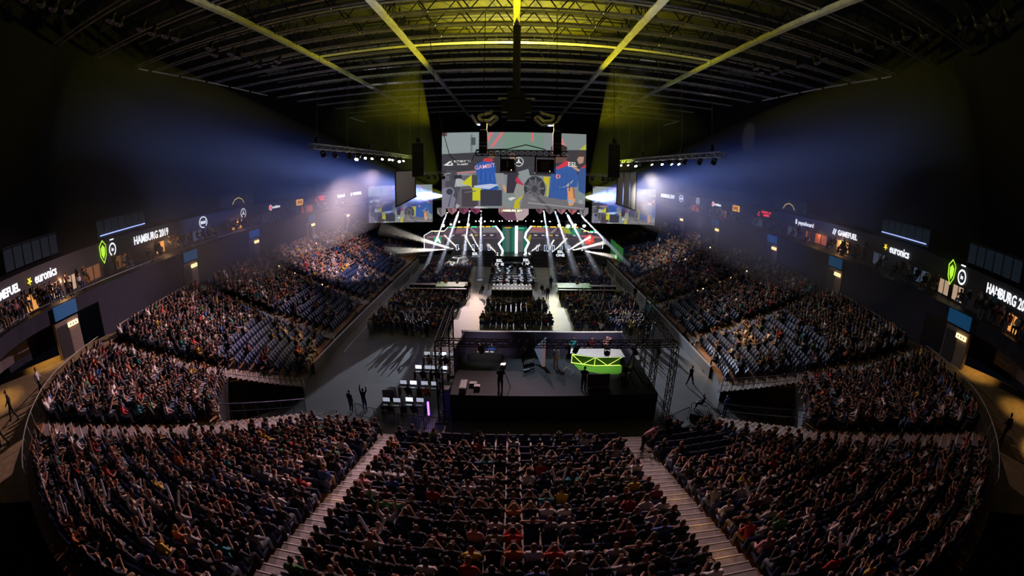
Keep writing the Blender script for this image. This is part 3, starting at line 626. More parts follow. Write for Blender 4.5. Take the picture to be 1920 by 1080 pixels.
def hipoly(key, pose, longhair=False, sleeves=False):
    P, E = bodytree(pose); vs, fs, tg = skinned(P, E, 1)
    body = MB(); body.v = list(vs); body.f = list(fs); body.c = [(.5,) * 3] * len(fs)
    for nm, s in (('l', -1), ('r', 1)):       # four fingers and a thumb on each hand
        w, h = V(P['wr' + nm][0]), V(P['ha' + nm][0]); d = (h - w).normalized(); side = d.cross(V((0, 0, 1)))
        side = side.normalized() if side.length > .1 else V((1, 0, 0)); dn = d.cross(side)
        for k, ln in enumerate((.062, .074, .068, .05)):
            a = h + d * .012 + side * ((k - 1.5) * .019); b = a + d * ln * .55 + dn * .006; c = b + d * ln * .4 + dn * .022; body.tube(a, b, .0095, 5, .0085); body.tube(b, c, .0085, 5, .007)
        a = w + d * .03 - side * .03; b = a - side * .022 + d * .03; body.tube(a, b, .011, 5, .01); body.tube(b, b + d * .03, .01, 5, .008)
    hc = V(P['head2'][0])          # nose, ears, eyes, mouth
    body.tube(hc + V((0, .083, .012)), hc + V((0, .104, -.022)), .008, 5, .014); 
    for s in (-1, 1): body.lathe(tuple(hc + V((s * .082, .0, -.005))), [(.012, -.018), (.022, 0), (.012, .022)], 6)
    nb = len(body.f)
    for s in (-1, 1): body.box(tuple(hc + V((s * .03, .088, .018))), (.02, .01, .010))
    body.box(tuple(hc + V((0, .092, -.05))), (.04, .01, .008))
    bme = body.mesh('person_body', PLACE, smooth=True); bme.materials.append(mat('dark_features', (.04, .015, .012)))
    for p_ in bme.polygons[nb:]: p_.material_index = 1
    ob = bpy.data.objects.new('person', bme); COL.objects.link(ob)
    def add(nm, me):
        c = bpy.data.objects.new(nm, me); me.materials.append(PLACE); COL.objects.link(c); c.parent = ob; return c
    pick = lambda *g: [f for f, t in zip(fs, tg) if t in g]
    add('shirt', shell(vs, fs, pick('shirt', 'sleeve') + (pick('fore') if sleeves else []), .010, 'shirt')); add('trousers', shell(vs, fs, pick('trousers'), .010, 'trousers')); [add('shoe', shell(vs, fs, [f for f in pick('shoe') if vs[f[0]][0] * s_ > 0], .009, 'shoe')) for s_ in (-1, 1)]
    hair = MB(); hm = shell(vs, fs, pick('hair'), .016, 'hair')
    if longhair:
        bm = bmesh.new(); bm.from_mesh(hm)
        for v in bm.verts:
            if v.co.z < hc.z - .02 and v.co.y < hc.y: v.co.z -= .16; v.co.y -= .02
        bm.to_mesh(hm); bm.free()
    add('hair', hm)
    return ob
def setm(o, skin, shirt, tr, hair, shoe):
    d = {'shirt': shirt, 'trousers': tr, 'hair': hair, 'shoe': shoe}
    for ob, m in [(o, skin)] + [(c, d[c.name.split('.')[0]]) for c in o.children if c.name.split('.')[0] in d]:
        ob.material_slots[0].link = 'OBJECT'; ob.material_slots[0].material = m
SKINS = [(.50, .27, .19), (.42, .22, .15), (.58, .34, .25), (.25, .13, .08)]
HAIRS = {'dark brown': (.025, .014, .009), 'black': (.008, .007, .007), 'fair': (.22, .13, .06), 'brown': (.07, .035, .02), 'reddish': (.16, .05, .02)}
SHIRTS = {'black': (.012, .012, .015), 'charcoal': (.03, .03, .035), 'navy': (.014, .02, .05), 'grey': (.16, .16, .17), 'white': (.62, .6, .6), 'pale grey': (.36, .35, .36), 'red': (.42, .02, .02), 'maroon': (.12, .015, .025), 'blue': (.03, .09, .32), 'teal': (.02, .25, .28), 'yellow': (.6, .42, .03), 'orange': (.5, .14, .03), 'green': (.04, .16, .05), 'pink': (.5, .22, .26)}
SW = dict(zip(SHIRTS, (40, 12, 14, 7, 9, 7, 3, 3, 3, 1.6, 1.2, 1.2, 1.0, 1.2)))
TROU = {'blue jeans': (.05, .08, .16), 'black trousers': (.012, .012, .014), 'tan trousers': (.24, .16, .09), 'pale jeans': (.2, .25, .33)}
SKM = [mat(f'skin_{i}', c, .55, noise=.08) for i, c in enumerate(SKINS)]
HRM = {k: mat('hair_' + k, c, .6, noise=.3, nscale=30) for k, c in HAIRS.items()}
SHM = {k: mat('shirt_' + k, c, .85, noise=.12, nscale=20) for k, c in SHIRTS.items()}
TRM = {k: mat('trousers_' + k, c, .8, noise=.15, nscale=14) for k, c in TROU.items()}
SHOE = [mat('shoe_black', (.015, .015, .015), .5), mat('shoe_white', (.55, .55, .55), .5)]
def wch(d): return rng.choices(list(d), list(d.values()))[0]
# crowd mesh collector
class Crowd:
    def __init__(s): s.V = []; s.L = []; s.S = []; s.C = []; s.n = 0
    def add(s, M, key, cols):
        vs, fs, tg = LOW[key] if isinstance(key, str) else key
        a = np.array(vs); a = a @ np.array(M.to_3x3()).T + np.array(M.translation); s.V.append(a)
        for f, t in zip(fs, tg): s.L.extend([i + s.n for i in f]); s.S.append(len(f)); s.C.append(cols[t])
        s.n += len(vs)
    def obj(s, name, m, smooth=True):
        me = bpy.data.meshes.new(name); vv = np.concatenate(s.V).astype(np.float32); L = np.array(s.L, np.int32); S = np.array(s.S, np.int32)
        me.vertices.add(len(vv)); me.vertices.foreach_set('co', vv.ravel()); me.loops.add(len(L)); me.loops.foreach_set('vertex_index', L)
        me.polygons.add(len(S)); me.polygons.foreach_set('loop_start', np.concatenate([[0], np.cumsum(S)[:-1]]).astype(np.int32)); me.update(calc_edges=True)
        if smooth: me.polygons.foreach_set('use_smooth', [True] * len(S))
        a = me.attributes.new('Col', 'FLOAT_COLOR', 'FACE'); c = np.ones((len(S), 4), np.float32); c[:, :3] = np.array(s.C); a.data.foreach_set('color', c.ravel())
        me.materials.append(m); o = bpy.data.objects.new(name, me); COL.objects.link(o); return o
def palette():
    sh, tr, hr = wch(SW), rng.choice(list(TROU)), rng.choice(list(HAIRS)); sk = rng.randrange(4) if rng.random() < .3 else rng.randrange(3); long = rng.random() < .35
    j = lambda c: tuple(x * f for x in c); f = rng.uniform(.75, 1.25)
    c = {'skin': SKINS[sk], 'hand': SKINS[sk], 'fore': SHIRTS[sh] if long else SKINS[sk], 'sleeve': j(SHIRTS[sh]), 'shirt': j(SHIRTS[sh]), 'trousers': j(TROU[tr]), 'hair': HAIRS[hr], 'shoe': (.02, .02, .02) if rng.random() < .6 else (.5, .5, .5)}
    return c, sh, tr, hr, sk, long
def facing(x, y, z, dx, dy, sc_=1.):       # +Y of the figure turned to (dx, dy)
    a = math.atan2(-dx, dy); return Matrix.Translation((x, y, z)) @ Matrix.Rotation(a, 4, 'Z') @ Matrix.Scale(sc_, 4), a
BLOCK = {0: 'central block', 1: 'camera-side corner block', 4: 'corner block with the tunnel', 6: 'first long-side block', 8: 'second long-side block', 9: 'third long-side block', 10: 'fourth long-side block', 11: 'last long-side block'}
seats = []
for sgn in (-1, 1):
    for i in range(NR):
        u = (i + .62) / NR; t = 0.0; last = None
        # fine walk along the row
        N = 1500; px, py = bowl(0, u); acc = .5 if sgn > 0 else .10; k_in_block = {}
        for k in range(1, N):
            t = 12 * k / N; x, y = bowl(t, u); acc += math.hypot(x - px, y - py)
            if acc >= .555:
                acc = 0
                near = min(abs(t - nd) for nd in NODES); nd = min(NODES, key=lambda q: abs(q - t)); nx, ny = bowl(nd, u)
                if math.hypot(x - nx, y - ny) < ({1: .86, 4: (1.75 if t < 4 else 1.3), 6: (1.5 if t < 6 else 1.2)}.get(nd, 1.08)): px, py = x, y; acc = .54; continue
                if masked(t, i) or t > 11.6 or (t > 11.05 and i < 3): px, py = x, y; continue
                tx, ty = (x - px), (y - py); l = math.hypot(tx, ty); ox, oy = ty / l, -tx / l     # outward
                if t < 3: ox, oy = ox, oy
                blk = max([q for q in (0,) + NODES if q <= t]); bk = (blk); k_in_block[bk] = k_in_block.get(bk, 0) + 1
                ra, rb = bowl(t, 0), bowl(t, 1)
                if (rb[0] - ra[0]) * ox + (rb[1] - ra[1]) * oy < 0: ox, oy = -ox, -oy
                seats.append(dict(s=sgn, i=i, t=t, x=sgn * x, y=y, z=rowz(t, i), dx=-ox * sgn, dy=-oy, blk=blk, k=k_in_block[bk]))
            px, py = x, y
def occ(s):
    t, i, sg = s['t'], s['i'], s['s']
    if t < 1: return (.12, .28, .42, .5, .75)[min(i, 4)] if i < 4 else .90
    if t < 4: return .93 if sg < 0 else ((.22 if (i < 6 and t < 3.0) else .9))
    if t < 6: return .93 if i > 2 else .85
    if t < 8:
        if sg < 0: return .92 if i > 8 else (.2 if t > 6.3 else .5)
        return (.92 if i > 11 else .3) if i > 1 else .15
    if t < 9: return (.92 if i > 8 else .3 if i > 2 else .1) if sg < 0 else (.9 if i > 6 else .4 if i > 3 else .25)
    if t < 10: return (.93 if i > 6 else .2) if sg < 0 else (.85 if i > 3 else .6)
    if t < 11: return (.88 if i > 8 else .3 if i > 4 else .05) if sg < 0 else (.7 if 3 < i < 14 else .35)
    return .12
def dist(s): return math.sqrt(s['x'] ** 2 + s['y'] ** 2 + (s['z'] + 1 - H) ** 2)
inv = MM.transposed()
def pix(x, y, z):
    d = inv @ V((x, y, z - H)).normalized(); th = math.acos(max(-1, min(1, d.y))); r = 2 * 855 * math.sin(th / 2); q = math.hypot(d.x, d.z) or 1e-9
    return 960 + r * d.x / q, 540 - r * d.z / q
for s in seats: s['occ'] = rng.random() < occ(s); a = pix(s['x'], s['y'], s['z'] + .9); s['in'] = -8 < a[0] < 1928 and -8 < a[1] < 1092; s['d'] = dist(s)
seats = [s for s in seats if s['in'] or s['d'] > 8]
SIDE = {-1: 'pink-lit', 1: 'amber-lit'}
def where(s):
    if s['blk'] == 0: return f"central block, row {s['i'] + 1} up from the front, {s['kk']} seats in from the {SIDE[s['s']]} stairs"
    return f"{SIDE[s['s']]} corner block, row {s['i'] + 1} up from the front, {s['k']} seats out from the stairs"
# seats in from the stairs for the central block: count back from the aisle
from collections import defaultdict
mx = defaultdict(int)
for s in seats: mx[(s['s'], s['i'], s['blk'])] = max(mx[(s['s'], s['i'], s['blk'])], s['k'])
for s in seats: s['kk'] = mx[(s['s'], s['i'], s['blk'])] - s['k'] + 1
FIT = lambda s: s['blk'] in (0, 1)
who = sorted([s for s in seats if s['occ'] and s['in'] and FIT(s)], key=lambda s: s['d'])[:300]
for s in who: s['ind'] = True
hs = sorted([s for s in seats if s['in'] and FIT(s)], key=lambda s: s['d'] * (1 if s['occ'] else .45))[:300]
for s in hs: s['inds'] = True
W_SEAT = lambda s: (f"central block row {s['i'] + 1}, {s['kk']} in from the {SIDE[s['s']]} stairs" if s['blk'] == 0 else f"{SIDE[s['s']]} corner block row {s['i'] + 1}, {s['k']} out from the stairs")
pk = list(SIT)
PW = (20, 14, 12, 10, 4, 10, 9, 3, 2, 10)
PTXT = {'lap': 'upright', 'clap': 'clapping', 'fold': 'arms folded', 'phone': 'hands raised', 'behind': 'elbows out', 'chin': 'hand at chin', 'forward': 'leaning forward', 'raised': 'one arm up', 'cheer': 'both arms up', 'turned': 'head turned'}
HI = {}
seat_up, seat_dn = build_seat(True), build_seat(False); used = {}
SM = attr_mat('seat_rows', .6); CM = attr_mat('crowd_cloth_and_skin', .8)
def boxes(l):
    mb = MB()
    for a in l: mb.box(*a)
    return (mb.v, mb.f, ['s'] * len(mb.f))
SEATLOW_D = boxes([((0, -.24, .68), (.50, .06, .56), 0, .16), ((0, .02, .43), (.44, .42, .09)), ((0, -.2, .2), (.4, .1, .4))])
SEATLOW_U = boxes([((0, -.24, .68), (.50, .06, .56), 0, .16), ((0, -.13, .58), (.44, .10, .38), 0, .25), ((0, -.2, .2), (.4, .1, .4))])
cs, cp = Crowd(), Crowd()
stage = (0, 76)
for s in seats:
    f = .15 * min(1, s['t'] / 6); dx, dy = s['dx'], s['dy']
    M, a = facing(s['x'], s['y'], s['z'], dx, dy)
    if s.get('inds'):
        k = s['occ']; src = seat_dn if k else seat_up
        o = src if not used.get(k) else copy_tree(src); used[k] = True; o.location = (s['x'], s['y'], s['z'] + .002); o.rotation_euler = (0, 0, a)
        tag(o, f"{'navy seat under a spectator' if k else 'empty navy folded seat'}, {W_SEAT(s)}", 'seat', 'stadium seats near the camera')
    else:
        c = {'s': (.018, .035, .115)}; cs.add(M, SEATLOW_D if s['occ'] else SEATLOW_U, c)
    if not s['occ']: continue
    # turn towards the stage
    vx, vy = stage[0] - s['x'], stage[1] - s['y']; l = math.hypot(vx, vy); w = .35 if s['t'] > 5 else .2
    M, a = facing(s['x'] + rng.uniform(-.03, .03), s['y'], s['z'], dx * (1 - w) + w * vx / l, dy * (1 - w) + w * vy / l, rng.uniform(1.0, 1.12))
    pose = rng.choices(pk, PW)[0]; c, sh, tr, hr, sk, long = palette()
    if s.get('ind'):
        lh = rng.random() < .2; key = (pose, lh, long)
        if key not in HI: HI[key] = hipoly(key, SIT[pose], lh, long); o = HI[key]
        else: o = copy_tree(HI[key])
        o.matrix_world = M @ Matrix.Translation((0, 0, .01)); setm(o, SKM[sk], SHM[sh], TRM[tr], HRM[hr], SHOE[rng.randrange(2)])
        tag(o, f"{sh} shirt spectator {PTXT[pose]}, {W_SEAT(s)}".replace('pale grey', 'pale').replace('hand at chin', 'pensive'), 'person', 'seated spectators near the camera')
        s['pose'] = pose; s['M'] = M
    else: cp.add(M, pose, c)
# ------------------------------------------------------------------ blocks of people and chairs on the arena floor
FLO = []
def floor_block(x0, x1, y0, y1, dx, dy, p):
    y = y0
    while y < y1:
        x = x0
        while x < x1: FLO.append((x + rng.uniform(-.03, .03), y + rng.uniform(-.03, .03), rng.random() < p)); x += dx
        y += dy
floor_block(-14.8, -6.2, 42.9, 48.6, .62, 1.0, .86); floor_block(-14.6, -6.5, 50.2, 56.6, .62, 1.0, .8)
floor_block(-3.2, 4.4, 44.6, 47.0, .60, 1.0, .84); floor_block(-2.9, 4.2, 49.2, 53.0, .60, 1.0, .72)
floor_block(6.7, 15.2, 43.8, 48.6, .62, 1.0, .86); floor_block(6.7, 15.0, 50.2, 56.6, .62, 1.0, .8)
floor_block(-13.6, -6.6, 63.5, 74.5, .60, 1.05, .72); floor_block(6.8, 14.2, 63.5, 74.5, .60, 1.05, .72); floor_block(-3.2, 3.8, 61.5, 74, 1.0, 1.5, .62)
floor_block(-13.2, -7.4, 60.2, 62.4, .8, 1.1, .6); floor_block(8.0, 14.0, 60.2, 62.4, .8, 1.1, .6)
fc_proto = empty('floor_chair'); mb = MB(); mb.box((0, .02, .44), (.42, .42, .05)); mb.obj('seat', SEATB, fc_proto); mb = MB(); mb.box((0, -.21, .70), (.42, .04, .34), tilt=.1); mb.obj('backrest', SEATB, fc_proto)
lg = MB(); lg.path([(-.19, -.2, .8), (-.2, -.2, .01), (-.2, .22, .01), (-.19, .2, .42), (.19, .2, .42), (.2, .22, .01), (.2, -.2, .01), (.19, -.2, .8)], .014); lg.obj('leg_frame', STEEL, fc_proto)
CHAIRLOW = boxes([((0, .02, .44), (.42, .42, .05)), ((0, -.21, .70), (.42, .04, .34), 0, .1), ((-.19, 0, .22), (.02, .4, .44)), ((.19, 0, .22), (.02, .4, .44))])
FLO.sort(key=lambda q: q[1]); rowsy = {}
for n, (x, y, oc) in enumerate(FLO):
    M, a = facing(x, y, .02, 0, 1)
    col_ = 'pink aisle side' if x < -5 else ('middle column' if x < 5 else 'greenish aisle side')
    rk = (col_, round(y - .0)); rowsy.setdefault(rk, 0); rowsy[rk] += 1
    if n < 300:
        o = fc_proto if n == 0 else copy_tree(fc_proto); o.location = (x, y, 0); ri = sorted({round(b) for a_, b, _ in FLO if ('pink aisle side' if a_ < -5 else ('middle column' if a_ < 5 else 'greenish aisle side')) == col_}).index(round(y)) + 1
        tag(o, f"blue floor chair, {col_}, row {ri} from studio wall, chair {rowsy[rk]} along", 'chair', 'chairs in rows on the arena floor')
    else: cs.add(M, CHAIRLOW, {'s': (.03, .06, .2)})
    if oc:
        c, *_ = palette(); pose = rng.choices(pk, (20, 10, 8, 6, 2, 8, 8, 2, 2, 8))[0]
        M, a = facing(x, y, 0, -x * .02, 1, rng.uniform(.95, 1.05)); cp.add(M, pose, c)
for x in [-14.4 + .75 * k for k in range(10)] + [7.2 + .8 * k for k in range(10)]:
    if rng.random() < .8: c, *_ = palette(); M, a = facing(x, 41.9 + rng.uniform(-.5, .5), 0, .1, 1); cp.add(M, rng.choice(('cheer2', 'stand', 'cheer2', 'scratch')), c)
tag(cs.obj('seat_rows', SM, False), 'remaining navy seats in rows around the whole bowl and floor', 'seats', kind='stuff')
# ------------------------------------------------------------------ people standing or sitting apart from the rows
def person(pose, x, y, z, dx, dy, sh, tr, hr, label, sk=0, long=True, lh=False, scale=1.):
    key = (pose, lh, long); d = {**SIT, **STD}[pose]
    if key not in HI: HI[key] = hipoly(key, d, lh, long); o = HI[key]
    else: o = copy_tree(HI[key])
    M, a = facing(x, y, z, dx, dy, scale); o.matrix_world = M; setm(o, SKM[sk], SHM[sh], TRM[tr], HRM[hr], SHOE[0]); return tag(o, label, 'person')
def S(px, py, Y=80):      # image pixel positions (1 pixel about 10 cm) to metres on the stage wall
    return (px - 960) * .0957 * Y / 78, 16 - (16 - (6.45 - (py - 427) * .0965 + .00097 * (px - 960))) * Y / 78
DECK = mat('stage_deck_black', (.02, .02, .022), .35, noise=.2)
mb = MB(); mb.box((0, 85, .7), (34, 15, 1.4)); o = mb.obj('stage_platform', DECK); tag(o, 'wide black stage platform below the team stages', 'stage')
mb = MB(); mb.box((0, 76.6, .35), (6.4, 3.6, .7)); mb.obj('front_riser', DECK, o)
for sg, nm in ((-1, 'car'), (1, 'red emblem')):
    mb = MB()
    for k in range(7): mb.box((sg * 5.9, 77.3 - .33 * k, 1.3 - .19 * k), (5.0, .34, .18))
    tag(mb.obj('stage_steps', DECK), f'dark steps down from the stage, {nm} side', 'steps')
    mb = MB()
    for k in range(7): mb.box((sg * 5.9, 77.13 - .33 * k, 1.4 - .19 * k), (5.0, .015, .02))
    mb.obj('step_edge', RAIL, bpy.data.objects['stage_steps' if sg < 0 else 'stage_steps.001'])
LED = attr_mat('led_wall_picture', .4, 1.1, True)
NEON = mat('white_neon_tube', (1, 1, 1), emit=(.92, .97, 1), estr=2.2); YSTR = attr_mat('led_header', .4, 2.2)
OUT_L = [(797, 467), (797, 441), (811, 433), (835, 433), (842, 426), (928, 425), (938, 437), (942, 447), (934, 457), (941, 470), (940, 478), (875, 478), (860, 470)]
OUT_R = [(1124, 465), (1124, 447), (1114, 436), (1096, 435), (1082, 428), (992, 425), (983, 437), (981, 446), (988, 455), (982, 468), (983, 477), (1048, 477), (1062, 469)]
def led_wall(OUT, nm, label, logo, txt, side):
    o = empty('team_stage', (0, 0, 0), 0, label, 'led stage wall')
    P = [S(*p) for p in OUT]; mb = MB(); mb.prism(P, 80.0, 80.5); mb.obj('panel', BLACK, o)
    mb = MB(); L = [0]
    def poly(col, *pts): mb.col = col; L[0] += 1; q = [S(*p) for p in pts]; mb.quad(*[(a, 79.99 - .003 * L[0], b) for a, b in q])
    mx_ = lambda x: x if side < 0 else 1921 - x
    def mp(col, *pts): p = [(mx_(a), b) for a, b in pts]; poly(col, *(p if side < 0 else p[::-1]))
    G = (.06, .045, .062)
    mp(G, (798, 441), (811, 434), (835, 434), (835, 465), (798, 466)); mp((.085, .05, .075), (835, 434), (842, 427), (928, 426), (938, 438), (938, 450), (835, 450)); mp((.30, .13, .15), (802, 443), (838, 441), (838, 444), (802, 446))
    mp((.035, .03, .04), (838, 440), (930, 438), (930, 446), (838, 447)); mp((.20, .10, .11), (855, 430), (880, 428), (868, 437), (856, 438)); mp((.22, .20, .2), (880, 428), (884, 428), (896, 438), (890, 438)); mp((.16, .15, .16), (900, 428), (925, 427), (934, 437), (905, 437))
    mp((.03, .028, .034), (838, 448), (934, 448), (934, 457), (941, 470), (940, 477), (876, 477), (861, 469), (838, 469))
    if side > 0:
        mp((.02, .19, .11), (838, 430), (868, 427), (862, 440), (840, 441)); mp((.30, .30, .03), (862, 428), (876, 428), (868, 438), (856, 438)); mp((.28, .10, .10), (900, 428), (925, 427), (930, 434), (900, 436)); mp((.28, .26, .02), (928, 441), (932, 441), (936, 450), (932, 458), (930, 450))
    for k, x in enumerate((848, 866, 880, 890, 905, 918)):
        if k % 2 == 0: mp((.5, .5, .52), (x, 441), (x + 5, 440.6), (x + 5, 442.4), (x, 443))
        else: mp(((.45, .2, .3), (.5, .3, .05), (.4, .4, .4))[k // 2], (x, 440.5), (x + 6, 440.3), (x + 6, 442.5), (x, 443))
    mb.obj('picture', LED, o, colors=True)
    mb = MB(); L[0] = 10
    for k, (a, b, y) in enumerate(((812, 822, 433.5), (824, 834, 433.5), (844, 856, 426.5), (858, 868, 426.5), (870, 881, 426.5), (884, 895, 426.3), (898, 908, 426), (910, 919, 426), (921, 929, 425.7))):
        mp(((.5, .42, .02), (.03, .5, .22), (.6, .33, .02))[(k * 2 + (side > 0)) % 3], (a, y - .8), (b, y - .8), (b, y + 1.1), (a, y + 1.1))
    mb.obj('header_strip', YSTR, o, colors=True)
    mb = MB(); y = 79.9
    pts = [(S(*p)[0], y, S(*p)[1]) for p in OUT]; mb.path(pts[:5], .045, 6); mb.obj('white_outline', NEON, o)
    mb = MB()
    for a, b in zip(pts[5:10], pts[6:11]):
        a, b = V(a), V(b); w = .36; mb.prism([(a.x - w / 2, a.z), (b.x - w / 2, b.z), (b.x + w / 2, b.z), (a.x + w / 2, a.z)][::-1], 79.75, 79.95)
    mb.obj('zigzag_light', NEON, o)
    for x in (815, 828, 856, 881, 904):
        q = MB(); a, b = S(mx_(x), 433 if x < 840 else 427); q.box((a, 79.8, b - .35), (.16, .16, .6)); q.obj('lamp_bracket', BLACK, o)
    if logo:
        q = MB(); L[0] = 16; mb = q; mb.col = (.02, .30, .14); mb.quad(*[(a, 79.9, b) for a, b in [S(*p) for p in ((815, 444), (829, 444), (829, 452), (824, 457), (819, 457), (815, 452))]]); q.obj('emblem_shape', LED, o, colors=True)
        a, b = S(822, 449.5); text('lettering', 'A', WHITEE, 1.75, (a, 79.87, b), (PI / 2, 0, 0), o, bold=.03)
    else:
        q = MB(); q.col = (.75, .06, .05); a, b = S(1098, 449); q.quad(*[(a + r * math.cos(t), 79.9, b + r * .95 * math.sin(t)) for t, r in [(2 * PI * k / 14, 1.1 if k % 2 else .85) for k in range(14)]]); q.col = (.8, .25, .2); q.quad(*[(a + .4 * math.cos(t), 79.88, b + .4 * math.sin(t)) for t in [2 * PI * k / 8 for k in range(8)]]); q.obj('emblem_shape', LED, o, colors=True)
    return o
led_wall(OUT_L, '', 'angular led team stage with a white letter A emblem and zigzag light', True, 'A', -1)
led_wall(OUT_R, '', 'angular led team stage with a red round emblem and zigzag light', False, '', 1)
o = empty('centre_led_wall', (0, 0, 0), 0, 'teal green led wall between the two zigzag lights', 'led stage wall')
mb = MB(); P = [S(*p) for p in ((938, 426), (985, 426), (985, 478), (938, 478))]; mb.prism(P, 82, 82.4); mb.obj('panel', BLACK, o)
mb = MB(); cc = [((.006, .11, .075), (940, 427, 985, 477)), ((.07, .10, .09), (945, 430, 952, 477)), ((.13, .11, .12), (966, 434, 977, 477)), ((.09, .08, .09), (968, 452, 976, 470)), ((.004, .07, .05), (953, 427, 958, 477)), ((.55, .35, .02), (944, 427, 956, 429)), ((.03, .5, .2), (968, 428, 979, 430))]
for k, (c, (a, b, c2, d)) in enumerate(cc): mb.col = c; q = [S(a, b, 82), S(c2, b, 82), S(c2 + (3 if k in (1,) else 0), d, 82), S(a + (3 if k in (1,) else 0), d, 82)]; mb.quad(*[(x, 81.98 - .01 * k, z) for x, z in q])
mb.obj('picture', LED, o, colors=True)
mb = MB(); a, b = S(965.5, 427); c, d = S(968.5, 478); mb.box((.55, 80.6, (b + d) / 2 + .1), (.5, .3, b - d)); tag(mb.obj('light_column', NEON), 'tall white light column in the middle of the stage', 'light column')
# ESL ONE tiles below the stage lip
for k, (x, y, l) in enumerate(((891, 479, 'below the letter A team desk'), (936, 486, 'beside the centre riser, car side'), (983, 485, 'beside the centre riser, red emblem side'), (1046, 475, 'below the red emblem team desk'))):
    a, b = S(x, y, 77.2); o = MB(); o.box((a, 77.3 if k in (0, 3) else 74.6, b), (1.7, .2, 1.3)); o = o.obj('stage_sign', BLACK); tag(o, f'small black sign with two rows of white letters {l}', 'sign')
    text('lettering', 'ESL\nONE', WHITEE, .62, (a, (77.18 if k in (0, 3) else 74.48), b), (PI / 2, 0, 0), o, bold=.012, sx=1.15)
# player desks
MON = mat('monitor_glow', (.2, .2, .2), emit=(.7, .8, 1), estr=1.6)
for sg, nm in ((-1, 'letter A'), (1, 'red emblem')):
    mb = MB(); mb.box((sg * 7.0, 78.6, 2.2), (7.6, .8, .08)); o = mb.obj('desk_top', DECK)
    r = empty('player_desk', (0, 0, 0), 0, f'long black player desk on the {nm} team stage', 'desk'); o.parent = r
    mb = MB(); mb.box((sg * 7.0, 78.25, 1.8), (7.6, .06, .8)); mb.obj('front_panel', BLACK, r)
    for k in range(5):
        x = sg * (4.2 + 1.4 * k); mo = empty('monitor', (x, 78.5, 2.24), 0, f'back-lit player monitor, {ords[k]} from the zigzag on the {nm} desk', 'monitor', 'monitors on the player desks')
        mb = MB(); mb.box((0, 0, .5), (.34, .05, .95)); mb.obj('shell', BLACK, mo); mb = MB(); [mb.box(c, d) for c, d in (((-.17, -.03, .5), (.05, .01, 1)), ((.17, -.03, .5), (.05, .01, 1)), ((0, -.03, 1.0), (.38, .01, .05)), ((0, -.03, .02), (.38, .01, .05)))]; mb.obj('edge_light', MON, mo)
        person('lap', x + sg * .0, 79.1, 1.75, 0, -1, 'navy' if sg < 0 else 'maroon', 'black trousers', 'dark brown', f'player seated behind the {ords[k]} monitor on the {nm} desk', k % 3)
# upper led pennants
def pennant(pts, cols, label, Y=76):
    P = [S(*p, Y) for p in pts]; o = MB().prism(P, Y, Y + .25).obj('led_pennant', BLACK); tag(o, label, 'led panel'); mb = MB(); cx = sum(p[0] for p in P) / len(P)
    for k, (c, q) in enumerate(cols): mb.col = c; mb.quad(*[(x, Y - .01 - .01 * k, z) for x, z in [S(*p, Y) for p in q]])
    mb.obj('picture', LED, o, colors=True); return o
PK = (.30, .13, .15); GR = (.20, .18, .19)
o = pennant([(933, 391), (987, 391), (987, 404), (976, 415), (947, 415), (933, 402)], [(PK, [(933, 391), (987, 391), (987, 404), (976, 415), (947, 415), (933, 402)]), ((.40, .30, .31), [(960, 391), (987, 391), (987, 404), (976, 415), (966, 415)]), ((.12, .05, .08), [(933, 400), (962, 400), (966, 415), (947, 415), (933, 402)]), ((.01, .01, .01), [(937, 395), (976, 395), (976, 400), (937, 400)])], 'pointed centre led panel reading HAMBURG 2019 under the big screen')
a, b = S(957, 397.6, 76); text('lettering', '| HAMBURG 2019', mat('cream_letter', (1, 1, 1), emit=(1, .9, .55), estr=2.5), .5, (a, 75.9, b), (PI / 2, 0, 0), o, bold=.01, sx=.9)
a, b = S(957, 393, 76); text('lettering', 'INTEL EXTREME MASTERS', WHITEE, .26, (a, 75.9, b), (PI / 2, 0, 0), o)
for k, (x0, x1, c) in enumerate(((822, 838, GR), (841, 858, PK), (861, 880, (.18, .04, .08)), (883, 903, (.16, .03, .07)), (1000, 1014, (.12, .05, .07)), (1017, 1033, (.14, .10, .10)), (1038, 1054, PK), (1058, 1074, (.35, .10, .10)), (1079, 1095, GR))):
    m = (x0 + x1) / 2; d = 14 if k in (0, 8) else 10
    pts = [(x0, 391), (x1, 391), (x1, 391 + d - 4), (m, 391 + d + 3), (x0, 391 + d - 4)]
    pennant(pts, [(c, pts), (tuple(q * .45 for q in c), [(x0, 391), (m, 391), (m, 391 + d + 3)])], f'small pointed led pennant under the big screen, {ords[k if k < 4 else 8 - k]} from the {"pink-lit" if k < 4 else "darker"} end', 77)
